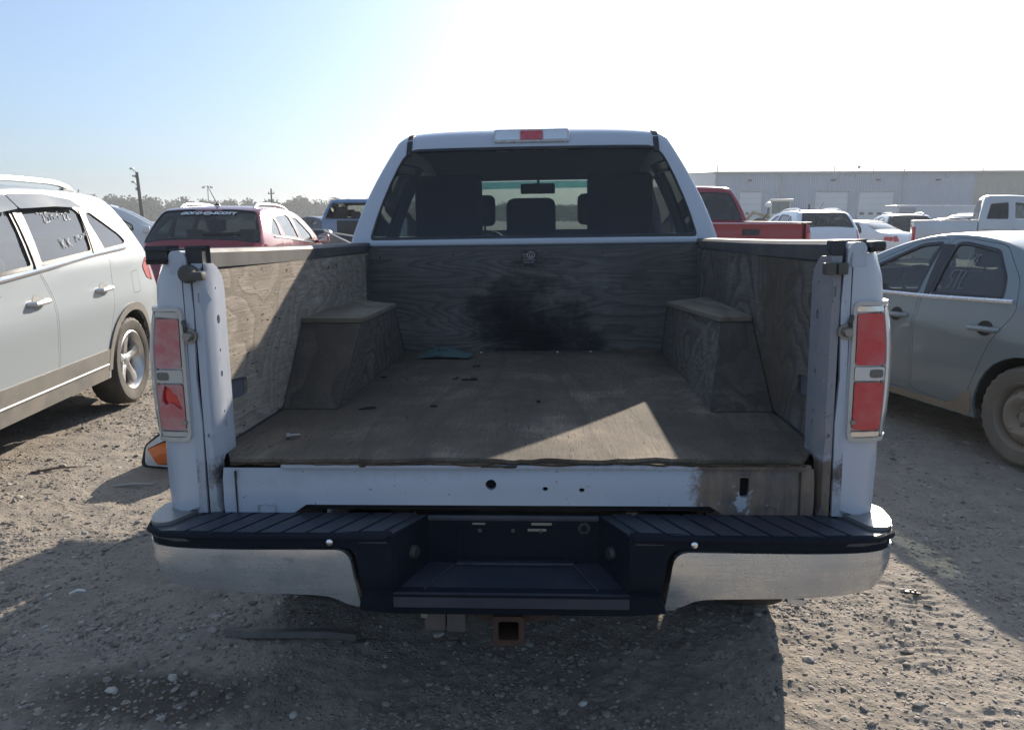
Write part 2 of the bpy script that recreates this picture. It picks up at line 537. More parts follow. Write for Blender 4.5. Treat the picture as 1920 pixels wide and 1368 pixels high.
# ------------------------------------------------------------------ gravel and stones
def stone_mat(name, stops):
    s = NT(name)
    at = s.n("ShaderNodeAttribute"); at.attribute_name = 'tint'
    c = s.ramp(at.outputs['Fac'], stops)
    nf = s.noise(s.coord(), 70, 4, .7)
    c = s.mix(s.ramp(nf, [(.35, .45), (.65, 0)]), c, (.16, .135, .11))
    s.principled(c, .85, 0, 0, s.bump(nf, .4, .003), .3)
    return s.m
STONE_STOPS = [(0, (.12, .107, .098)), (.3, (.22, .195, .17)), (.65, (.34, .305, .265)), (.9, (.44, .41, .37)), (1, (.60, .58, .54))]
def ico(sub):
    bm = bmesh.new(); bmesh.ops.create_icosphere(bm, subdivisions=sub, radius=1)
    bm.verts.index_update()
    V = np.array([v.co[:] for v in bm.verts]); F = np.array([[v.index for v in f.verts] for f in bm.faces]); bm.free()
    return V, F
ICO1, ICO2 = ico(1), ico(2)
def stones_mesh(name, pos, rad, base, mat, seed=0):
    V0, F0 = base
    r_ = np.random.default_rng(seed); n = len(pos); m = len(V0)
    lump = 1 + r_.uniform(-.24, .24, (n, m, 1))
    ax = np.stack([r_.uniform(.75, 1.35, n), r_.uniform(.7, 1.1, n), r_.uniform(.28, .58, n)], -1)
    P = V0[None] * lump * ax[:, None, :]
    tl = r_.uniform(-.35, .35, n); c, s_ = np.cos(tl)[:, None], np.sin(tl)[:, None]
    P = np.stack([P[..., 0], P[..., 1] * c - P[..., 2] * s_, P[..., 1] * s_ + P[..., 2] * c], -1)
    a = r_.uniform(0, 2 * PI, n); c, s_ = np.cos(a)[:, None], np.sin(a)[:, None]
    P = np.stack([P[..., 0] * c - P[..., 1] * s_, P[..., 0] * s_ + P[..., 1] * c, P[..., 2]], -1)
    P = P * rad[:, None, None] + pos[:, None, :]
    me = bpy.data.meshes.new(name)
    me.vertices.add(n * m); me.vertices.foreach_set('co', P.astype(np.float32).ravel())
    F = (F0[None] + (np.arange(n) * m)[:, None, None]).reshape(-1, 3)
    me.loops.add(F.size); me.loops.foreach_set('vertex_index', F.ravel().astype(np.int32))
    me.polygons.add(len(F)); me.polygons.foreach_set('loop_start', np.arange(0, F.size, 3, dtype=np.int32))
    me.polygons.foreach_set('use_smooth', np.zeros(len(F), bool))
    me.update(calc_edges=True)
    at = me.attributes.new('tint', 'FLOAT', 'POINT')
    at.data.foreach_set('value', np.repeat(np.clip(r_.beta(1.6, 2.0, n), 0, 1), m).astype(np.float32))
    me.materials.append(mat)
    return me
gm = stone_mat('gravel_stone', STONE_STOPS)
def scatter(n, y0, y1, k):
    y = 1 / rng.uniform(1 / y1, 1 / y0, n)
    x = .09 + (rng.uniform(-1, 1, n)) * (y * .74 + .3) - y * .046
    return x, y
x, y = scatter(150000, 1.95, 19, 1)
den = .22 + 1.5 * smoothstep(-.02, .22, fbm(x * .9, y * .9, 3, 77)) + .9 * smoothstep(.0, .2, fbm(x * 3, y * 3, 2, 5))
den *= np.where((np.abs(x - .1) < .9) & (y < 3.6), .35, 1.0)
keep = rng.uniform(0, 1.7, len(x)) < den
x, y = x[keep], y[keep]
r_ = np.clip(.0040 * np.exp(rng.normal(0, .55, len(x))), .0018, .019) * (1 + .06 * y)
pos = np.stack([x, y, gheight(x, y) + r_ * .05], -1)
gme = stones_mesh('gravel', pos, r_, ICO1, gm, 3)
gravel = bpy.data.objects.new('gravel', gme); gravel['kind'] = 'stuff'; gravel['label'] = 'loose gravel scattered over the dirt lot'; col.objects.link(gravel)
# larger stones that can be picked out one by one: (x, y, radius, tint)
big = [(-1.36, 2.28, .020, .97), (-1.19, 2.36, .024, .92), (-1.33, 2.43, .024, .25), (.92, 2.55, .03, .45)]
xs, ys = scatter(170, 2.0, 8.5, 1)
for a, b in zip(xs, ys):
    if abs(a) < .95 and b > 2.4: continue
    big.append((a, b, float(np.clip(.0155 * math.exp(rng.normal(0, .28)), .010, .030)), float(rng.beta(2, 1.6))))
for i, (a, b, rad, tint) in enumerate(big[:120]):
    sm = stones_mesh('stone', np.array([[0., 0., 0.]]), np.array([rad]), ICO2 if rad > .025 else ICO1, gm, 100 + i)
    sm.attributes['tint'].data.foreach_set('value', np.full(len(sm.vertices), tint, np.float32))
    sm.polygons.foreach_set('use_smooth', np.ones(len(sm.polygons), bool))
    o = bpy.data.objects.new('stone', sm); o.location = (a, b, float(gheight(np.array([a]), np.array([b]))[0]) + rad * .10)
    col.objects.link(o)
    own = ['whitish pebble in the dark damp patch at lower left, the nearer of two pale ones', 'pale pebble in the dark damp patch at lower left, the farther and right-hand of two', 'dark rounded stone just beyond the two pale pebbles at lower left']
    if i < 3: tag(o, own[i], 'stone')
    else: tag(o, 'loose rounded stone lying on the dirt of the lot among finer gravel', 'stone', 'larger stones lying on the dirt lot')

# ------------------------------------------------------------------ far wood
def foliage_mat():
    s = NT('far_foliage'); at = s.n("ShaderNodeAttribute"); at.attribute_name = 'tint'
    c = s.ramp(at.outputs['Fac'], [(0, (.035, .05, .022)), (.5, (.065, .085, .035)), (1, (.115, .125, .055))])
    p = s.principled(c, .8, spec=.2); return s.m
def leaf_cloud(name, crowns, per, size, seed):
    r_ = np.random.default_rng(seed); P, T, Q = [], [], []
    for (cx, cy, cz, rx, ry, rz) in crowns:
        n = per
        d = r_.normal(0, 1, (n, 3)); d /= np.linalg.norm(d, axis=1)[:, None]
        rr = r_.uniform(.35, 1, (n, 1)) ** .6
        c = np.array([cx, cy, cz]) + d * rr * np.array([rx, ry, rz]) * (1 + .3 * r_.normal(0, 1, (n, 1)) * .5)
        u = r_.normal(0, 1, (n, 3)); u /= np.linalg.norm(u, axis=1)[:, None]
        w = np.cross(u, r_.normal(0, 1, (n, 3))); w /= np.linalg.norm(w, axis=1)[:, None]
        s_ = size * r_.uniform(.5, 1.3, (n, 1))
        P.append(np.stack([c - u * s_, c + w * s_ * .6, c + u * s_, c - w * s_ * .6], 1))
        T.append(np.repeat(np.clip(r_.normal(.5, .12) + r_.normal(0, .15, n), 0, 1), 4))
    P = np.concatenate(P).reshape(-1, 3); T = np.concatenate(T)
    me = bpy.data.meshes.new(name); me.vertices.add(len(P)); me.vertices.foreach_set('co', P.astype(np.float32).ravel())
    me.loops.add(len(P)); me.loops.foreach_set('vertex_index', np.arange(len(P), dtype=np.int32))
    me.polygons.add(len(P) // 4); me.polygons.foreach_set('loop_start', np.arange(0, len(P), 4, dtype=np.int32))
    me.update(calc_edges=True)
    at = me.attributes.new('tint', 'FLOAT', 'POINT'); at.data.foreach_set('value', T.astype(np.float32))
    me.materials.append(foliage_mat())
    return me
crowns = []
X = -330.0
while X < 75:
    d = 300 + rng.uniform(-12, 12)
    # skyline read from the photograph: higher towards the left end
    top = np.interp(X, [-330, -176, -150, -120, -100, -85, -40, -10, 75], [12, 10.0, 8.6, 7.6, 8.2, 8.0, 7.2, 6.6, 6.2]) + rng.normal(0, .55)
    rx = rng.uniform(2.2, 4.2)
    rz = top * rng.uniform(.42, .5)
    crowns.append((X, d, top - rz, rx, rx * .9, rz))
    if rng.uniform() < .5: crowns.append((X + 1.5, d + 16, top * .45, rx * 1.3, rx, top * .5))
    X += rng.uniform(2.0, 3.6)
wood = bpy.data.objects.new('tree_line', leaf_cloud('tree_line', crowns, 560, .62, 5))
wood.location.z = -.3; wood['kind'] = 'stuff'; wood['label'] = 'distant hazy green wood along the horizon'; col.objects.link(wood)

# ------------------------------------------------------------------ warehouse
def siding(name, c, period=.3, axis=0):
    s = NT(name)
    sep = s.n("ShaderNodeSeparateXYZ"); s.l(s.coord(), sep.inputs[0])
    n = s.noise(s.coord(scale=(.15, .15, .6)), 1.2, 5, .6)
    w = s.math('SINE', s.math('MULTIPLY', sep.outputs[axis], 2 * PI / period))
    base = s.mix(n, tuple(x * .9 for x in c), tuple(min(1, x * 1.08) for x in c))
    s.principled(base, .5, 0, 0, s.bump(w, .5, .03), .4)
    return s.m
sid_grey = siding('siding_grey', (.29, .34, .41)); sid_end = siding('siding_grey_end', (.44, .47, .50), axis=1); sid_tan = siding('siding_tan', (.29, .29, .25))
trim_m = simple('trim_grey', (.33, .35, .36), .5); door_m = simple('dock_door_panel', (.56, .57, .58), .5, var=.05, scale=2)
dark_m = simple('dark_fitting', (.05, .05, .055), .6)
wh = thing('warehouse', 'long low grey metal warehouse with pale dock doors behind the parked vehicles', 'warehouse', (22.9, 110, 0), -R(1.5))
LW, DW, HE, HR = 95.0, 45.0, 7.55, 8.6
m = MB(); split = 34.2
doors = [(3.4, 6.4), (13.5, 17.9), (19.3, 23.9)]
def wallpan(x0, x1, holes, mat, nm):
    b = MB(); b.panel([(x0, -.2), (x1, -.2), (x1, HE), (x0, HE)], lambda a, z: (a, 0, z), holes, 6, .25, flip=(0, -1, 0)); b.build(nm, mat, wh, 0)
wallpan(0, split, [rect2(a, .0, b_, 4.9) for a, b_ in doors], sid_grey, 'wall')
wallpan(split + .004, LW, [], sid_tan, 'wall')
MB().add([(0, 0, -.2), (0, DW, -.2), (0, DW, HE), (0, DW / 2, HR), (0, 0, HE)], [(0, 1, 2, 3, 4)]).build('end_wall', sid_end, wh, 0)
MB().add([(LW, 0, -.2), (LW, DW, -.2), (LW, DW, HE), (LW, DW / 2, HR), (LW, 0, HE)], [(4, 3, 2, 1, 0)]).build('end_wall', sid_tan, wh, 0)
MB().add([(0, DW, -.2), (LW, DW, -.2), (LW, DW, HE), (0, DW, HE)], [(3, 2, 1, 0)]).build('wall', sid_grey, wh, 0)
MB().add([(-.3, -.35, HE + .02), (LW + .3, -.35, HE + .02), (LW + .3, DW / 2, HR + .06), (-.3, DW / 2, HR + .06), (LW + .3, DW + .35, HE + .02), (-.3, DW + .35, HE + .02)], [(0, 1, 2, 3), (3, 2, 4, 5)]).build('roof', trim_m, wh, 0)
MB().box(-.35, LW + .35, -.42, -.3, HE - .16, HE + .1, .02).build('gutter', trim_m, wh)
MB().box(-.06, .12, -.14, -.02, 0, HE - .17).build('corner_trim', trim_m, wh)
for a, b_ in doors:
    d = MB().box(a, b_, .12, .2, 0, 4.9).build('dock_door', door_m, wh)
    for k in range(1, 6): MB().box(a, b_, .10, .119, 4.9 * k / 6 - .02, 4.9 * k / 6 + .02).build('panel_joint', trim_m, d)
    for k in range(4):
        w0 = a + (b_ - a) * (k + .22) / 4
        MB().box(w0, w0 + (b_ - a) * .14, .09, .118, 1.85, 2.2).build('window', dark_m, d)
    MB().box(a - .12, a - .003, -.05, .1, 0, 5.0).add(*MB().box(b_ + .003, b_ + .12, -.05, .1, 0, 5.0).__dict__.values()).add(*MB().box(a - .12, b_ + .12, -.05, .1, 5.003, 5.12).__dict__.values()).build('door_frame', trim_m, wh)
for xx in (4.6, 15.7, 21.6, 29.4):
    MB().box(xx - .25, xx + .25, -.42, -.003, 6.35, 6.6, .05).build('wall_lamp', dark_m, wh)
for xx in (8.3, 18.2, 30.5): MB().box(xx - .1, xx + .1, -.28, -.003, 6.85, 7.25, .03).build('wall_vent', trim_m, wh)
for xx in (9.0, 25.0):
    MB().tube([(xx, -.12, .1), (xx, -.12, HE - .2)], .07, 6).build('downspout', trim_m, wh)
for i, (xx, hh) in enumerate([(-1.2 + 1.6, 1.0), (1.3, 1.0), (16.6, .5), (17.4, .9), (20.4, .35), (23.5, .5), (26.2, .9), (27.4, .4), (28.8, .35)]):
    MB().tube([(xx, 5 + i % 3, HE + .15), (xx, 5 + i % 3, HE + .35 + hh)], .05 + .03 * (i % 2), 6).build('roof_pipe', trim_m, wh)
for xx in (35.9, 42.2):
    MB().tube([(xx, 1.5, HE), (xx, 1.5, HE + .6), (xx + .15, 1.5, HE + .85), (xx + .5, 1.5, HE + .9)], .06, 6).build('roof_vent', trim_m, wh)
MB().tube([(20.0, 3, HE + .1), (20.0, 3, HE + .75)], .03, 5).build('dish_mast', trim_m, wh)
MB().lathe([(.0, 0), (.14, .04), (.24, .12)], 12, 'Y', (20.0, 2.7, HE + .8)).build('satellite_dish', trim_m, wh)

# ------------------------------------------------------------------ poles
wood_m = simple('pole_wood', (.13, .11, .095), .9, scale=3, bump=.3)
galv = simple('galvanised_steel', (.45, .46, .47), .4, .6)
def pole(px, py, h, lean, label, lamps):
    t = thing('utility_pole', label, 'utility pole', (px, py, 0))
    top = Vector((lean * h, 0, h))
    MB().tube([(0, 0, -.3), tuple(top * .5), tuple(top)], [.16, .135, .11], 8).build('mast', wood_m, t)
    if lamps:
        for dx, dz in ((-.35, .25), (-.2, -.3), (-.3, -.75)):
            MB().tube([tuple(top + Vector((0, 0, dz - .3))), tuple(top + Vector((dx * .7, 0, dz - .1))), tuple(top + Vector((dx, 0, dz)))], .04, 6).build('bracket', galv, t)
            c = top + Vector((dx, 0, dz))
            MB().box(c.x - .16, c.x + .1, -.1, .1, c.z - .06, c.z + .08, .03).build('floodlight', galv, t)
        MB().box(top.x * .72 - .22, top.x * .72 - .09, -.1, .1, h * .72, h * .72 + .25, .02).build('junction_box', galv, t)
    else:
        MB().box(top.x - .45, top.x + .45, -.06, .06, h - .75, h - .63).build('cross_arm', wood_m, t)
        for k in (-.38, 0, .38): MB().lathe([(0, .2), (.05, .18), (.07, .06), (.04, 0), (0, 0)], 8, 'Z', (top.x + k, 0, h - .63)).build('insulator', dark_m, t)
        MB().lathe([(0, .45), (.16, .45), (.18, 0), (0, 0)], 10, 'Z', (top.x - .32, 0, h - 1.9)).build('transformer', galv, t)
    return t
pole(-31.5, 60, 4.95, -.035, 'dark wooden pole with floodlights on brackets, tallest of the poles at left', True)
pole(-39.0, 110, 5.5, .0, 'small distant wooden pole with cross arm right of the red vehicle roof', False)
t = thing('light_mast', 'thin distant steel mast with double lamp head above the red vehicle', 'light mast', (-65.6, 150, 0))
MB().tube([(0, 0, -.2), (0, 0, 7.4)], [.16, .09], 8).build('mast', galv, t)
MB().box(-1.0, 1.0, -.07, .07, 7.3, 7.42, .02).build('cross_bar', galv, t)
for k in (-.8, .8): MB().box(k - .3, k + .3, -.2, .2, 7.0, 7.28, .05).build('lamp_head', galv, t)

# ------------------------------------------------------------------ hazy air
hz = MB().box(-760, 760, -170, 1150, -1.2, 14.5)
hm = bpy.data.materials.new('haze'); hm.use_nodes = True; hm.node_tree.nodes.clear()
ho_ = hm.node_tree.nodes.new("ShaderNodeOutputMaterial"); hv = hm.node_tree.nodes.new("ShaderNodeVolumePrincipled")
hv.inputs['Color'].default_value = (.88, .94, 1.0, 1); hv.inputs['Density'].default_value = .0006; hv.inputs['Anisotropy'].default_value = .35
hm.node_tree.links.new(hv.outputs[0], ho_.inputs['Volume'])
hz = hz.build('haze', hm, None, 0); hz['kind'] = 'stuff'; hz['label'] = 'thin pale haze hanging over the lot'
# ------------------------------------------------------------------ vehicle machinery
black_pl = simple('black_plastic', (.015, .017, .022), .5, var=.3, scale=20, bump=.12, dirt=(.16, .14, .12), dirt_amt=.12)
rubber = simple('tyre_rubber', (.022, .022, .022), .8, scale=14, bump=.15, dirt=(.17, .145, .115), dirt_amt=.35, dscale=6)
rubber_dusty = simple('tyre_rubber_dusty', (.10, .092, .080), .9, scale=8, bump=.15, dirt=(.20, .165, .125), dirt_amt=.7, dscale=5)
alloy = simple('alloy_rim', (.62, .62, .61), .32, .85, var=.08, dirt=(.22, .19, .16), dirt_amt=.2)
steel_rim = simple('steel_rim_muddy', (.20, .175, .145), .75, .1, var=.25, scale=9, dirt=(.27, .215, .155), dirt_amt=.8)
seat_m = simple('seat_cloth', (.030, .031, .035), .9, scale=60, bump=.2)
seat_grey = simple('seat_cloth_grey', (.12, .115, .11), .9, scale=60, bump=.2)
dark_under = simple('underbody', (.02, .019, .018), .85, dirt=(.10, .08, .06), dirt_amt=.3)
chrome = simple('chrome', (.75, .75, .75), .12, 1, var=.05)
def lens_mat(name, c, rough, dust):
    """moulded lamp lens: ribbed optic cells under a glossy skin"""
    s = NT(name); v = s.coord()
    sep = s.n("ShaderNodeSeparateXYZ"); s.l(v, sep.inputs[0])
    w1 = s.math('SINE', s.math('MULTIPLY', sep.outputs[2], 2 * PI / .006)); w2 = s.math('SINE', s.math('MULTIPLY', s.math('ADD', sep.outputs[0], sep.outputs[1]), 2 * PI / .008))
    cell = s.math('MULTIPLY', w1, w2)
    n = s.noise(v, 16, 4, .6)
    base = s.mix(s.ramp(cell, [(0, 0), (.9, 1)]), tuple(x * .72 for x in c), tuple(min(1, x * 1.25 + .012) for x in c))
    base = s.mix(s.math('MULTIPLY', s.ramp(n, [(.4, 0), (.75, 1)]), dust), base, (.42, .36, .34))
    s.principled(base, rough, 0, 1.0, s.bump(cell, .08, .002)); MATS[name] = s.m; return s.m
lens_red = lens_mat('red_lens', (.58, .016, .032), .16, .22)
lens_clear = simple('clear_lens', (.55, .57, .58), .08, .3, 1.0, var=.1)
lens_orange = simple('orange_lens', (.75, .16, .03), .2, 0, 1.0)
glass_clear = glass('window_glass_clear', (.56, .62, .60), .05)
glass_tint = glass('window_glass_privacy', (.10, .11, .12), .05)
glass_grey = glass('window_glass_dusty', (.34, .38, .38), .22, .06, (.40, .39, .37), .09)
white_sill = simple('plate_white', (.7, .7, .7), .4)

class Shell:
    """car body surface: left/right flanks x(y, z) and a strip over rear, roof and front"""
    def __init__(s, W, chain, belt, tum=(.33, .30), under=.10, rear_taper=(.9, .10), front_taper=(1.1, .16), L=4.7, crease=None, p=2.5):
        s.W, s.belt, s.tum, s.under, s.rt, s.ft, s.L, s.crease, s.p = W, belt, tum, under, rear_taper, front_taper, L, crease, p
        s.chain0 = chain
        C = np.array(chaikin(chain, 2))
        s.C = C
        d = np.hypot(*(C[1:, :2] - C[:-1, :2]).T)
        s.S = np.concatenate([[0], np.cumsum(d)])
        T = np.gradient(C[:, :2], axis=0); T /= np.linalg.norm(T, axis=1)[:, None]
        s.N = np.stack([-T[:, 1], T[:, 0]], -1)          # outward normal in (y, z)
        s.N = np.where((s.N @ np.array([0, 1]) < -.9)[:, None], s.N, s.N)
        mid = np.array([L / 2, .5])
        if np.sum(s.N * (C[:, :2] - mid)) < 0: s.N = -s.N
        s.mid = (0, L / 2, .7)
    def X(s, y, z):
        h = s.W / 2
        if z > s.belt:
            d = z - s.belt; x = h - .012 - s.tum[0] * d - s.tum[1] * d * d
        else:
            t = (s.belt - z) / s.belt; x = h - .012 * max(0, 1 - t * 5) - s.under * max(0, t - .25) ** 2
            if s.crease:
                for zc, w, a in s.crease: x += a * math.exp(-((z - zc) / w) ** 2)
        a, k = s.rt
        if y < a: x -= k * ((a - y) / a) ** 2
        a, k = s.ft
        if y > s.L - a: x -= k * ((y - s.L + a) / a) ** 2
        return x
    def side(s, sgn, off=0.0):
        return lambda y, z: (sgn * (s.X(y, z) + off), y, z)
    def at(s, q):
        i = lambda k: np.interp(q, s.S, s.C[:, k])
        n = np.array([np.interp(q, s.S, s.N[:, 0]), np.interp(q, s.S, s.N[:, 1])]); n /= np.linalg.norm(n) + 1e-9
        return i(0), i(1), i(2), n
    def over(s, off=0.0):
        def f(q, t):
            y, z, b, n = s.at(q); t = t / (s.W / 2)
            ph = max(-1, min(1, t)) * PI / 2; X = s.X(y, z)
            x = X * math.sin(ph); k = b * (max(0, 1 - abs(math.sin(ph)) ** s.p)) ** (1 / s.p) + off
            return (x, y + n[0] * k, z + n[1] * k)
        return f
    def sat(s, y, z):
        return float(s.S[np.argmin(np.hypot(s.C[:, 0] - y, s.C[:, 1] - z))])
    def silhouette(s, sill, wheels, wr, ra):
        P = [tuple(c[:2]) for c in s.C]
        for yw in sorted(wheels, reverse=True):
            a0 = math.asin(max(-1, min(1, (sill - wr) / ra)))
            P.append((yw + ra * math.cos(a0), sill))
            for k in range(1, 16):
                a = a0 + (PI - 2 * a0) * k / 16
                P.append((yw + ra * math.cos(a), wr + ra * math.sin(a)))
            P.append((yw - ra * math.cos(a0), sill))
        return P

def wheel(root, c, sgn, r, w, style='alloy', tyre=None, rimm=None, name='wheel'):
    """wheel with axle along x; sgn points outboard"""
    tyre = tyre or rubber; rimm = rimm or alloy
    rr = r * .66; h = w / 2; n = 60
    b = MB()
    if style == 'steel':
        dish = lambda q: .55 * h + .02 * math.cos(min(1, q / rr) * PI * 1.5)
        holes = [circle2(rr * .74 * math.cos(2 * PI * k / 12), rr * .74 * math.sin(2 * PI * k / 12), rr * .095, 8, rr * .05, 2 * PI * k / 12 + PI / 2) for k in range(12)]
        b.panel(circle2(0, 0, rr * .93, 40), lambda a, z: (sgn * (h * .5 + .05 * math.exp(-((math.hypot(a, z) - rr * .55) / (rr * .22)) ** 2) - .03 * (math.hypot(a, z) > rr * .8)), a, z), holes, rr * .12, .02, flip=(sgn, 0, 0))
        b.lathe([(rr * .90, sgn * h * .3), (rr * .95, sgn * h * .75), (rr * 1.01, sgn * h * .92), (rr * 1.03, sgn * h * .86)], 40)
        b.lathe([(0, sgn * (h * .5 + .03)), (.032, sgn * (h * .5 + .03)), (.036, sgn * (h * .5 - .0))], 16)
        for k in range(5): b.lathe([(0, sgn * (h * .5 + .035)), (.011, sgn * (h * .5 + .03)), (.012, sgn * h * .5)], 6, 'X', (0, .056 * math.cos(k * 1.2566), .056 * math.sin(k * 1.2566)))
    else:
        b.lathe([(rr * .80, -sgn * h * .8), (rr * .86, sgn * h * .2), (rr * .93, sgn * h * .78), (rr * .99, sgn * h * .93), (rr * 1.03, sgn * h * .88)], 44)
        xo = sgn * h * .72
        for k in range(5):
            a0 = k * 2 * PI / 5 + .35
            for sd in (0,):
                P = [(.045, -.038), (rr * .5, -.030), (rr * .92, -.050), (rr * .92, .050), (rr * .5, .030), (.045, .038)]
                ca, sa = math.cos(a0), math.sin(a0)
                V = []
                for dz in (0, 1):
                    for q, t in P:
                        x = xo - sgn * (.012 + .030 * (1 - q / rr)) if not dz else xo - sgn * .065
                        V.append((x, q * ca - t * sa, q * sa + t * ca))
                # ridge along the spoke
                V += [(xo + sgn * (-.004 - .022 * (1 - q / rr)), q * ca, q * sa) for q in (.045, rr * .5, rr * .92)]
                F = [(0, 1, 13, 12), (1, 2, 14, 13), (12, 13, 4, 5), (13, 14, 3, 4), (0, 6, 7, 1), (1, 7, 8, 2), (3, 9, 10, 4), (4, 10, 11, 5), (2, 8, 9, 3)]
                b.add(V, F)
        b.lathe([(0, xo - sgn * .015), (.038, xo - sgn * .018), (.055, xo - sgn * .03), (.06, xo - sgn * .07)], 20)
    wo = b.build(name, rimm, root, 35)
    # brake drum / disc behind the spokes
    MB().lathe([(0, sgn * h * .15), (rr * .72, sgn * h * .15), (rr * .74, -sgn * h * .1)], 24).build('brake_disc', dark_under, wo)
    prof = [(rr * .99, -h * .86), (rr * 1.10, -h * .98), (r * .90, -h * 1.0), (r * .965, -h * .90), (r * .992, -h * .66), (r, -h * .3), (r, h * .3), (r * .992, h * .66), (r * .965, h * .90), (r * .90, h * 1.0), (rr * 1.10, h * .98), (rr * .99, h * .86)]
    def mod(j, k, q):
        if j in (3, 4, 7, 8) and k % 2: return q - .009
        return q
    t = MB().lathe([(q, x) for q, x in prof], n, 'X', (0, 0, 0), False, mod).build('tyre', tyre, wo, 30)
    wo.location = c
    return wo

def seat(root, x, y, z, w=.5, m=None, hr=True, hz=0.0, name='seat'):
    m = m or seat_m
    b = MB().box(x - w / 2, x + w / 2, y - .05, y + .48, z, z + .17, .05, 3)
    b.box(x - w / 2, x + w / 2, y - .16, y + .02, z + .1, z + .68, .06, 3, ('X', .22), (x, y - .05, z + .1))
    o = b.build(name, m, root)
    if hr:
        hb = MB().box(x - .13, x + .13, y - .32, y - .20, z + .70 + hz, z + .90 + hz, .045, 3)
        for k in (-.06, .06): hb.tube([(x + k, y - .24, z + .62), (x + k, y - .26, z + .74 + hz)], .007, 6)
        hb.build('headrest', m, o)
    return o

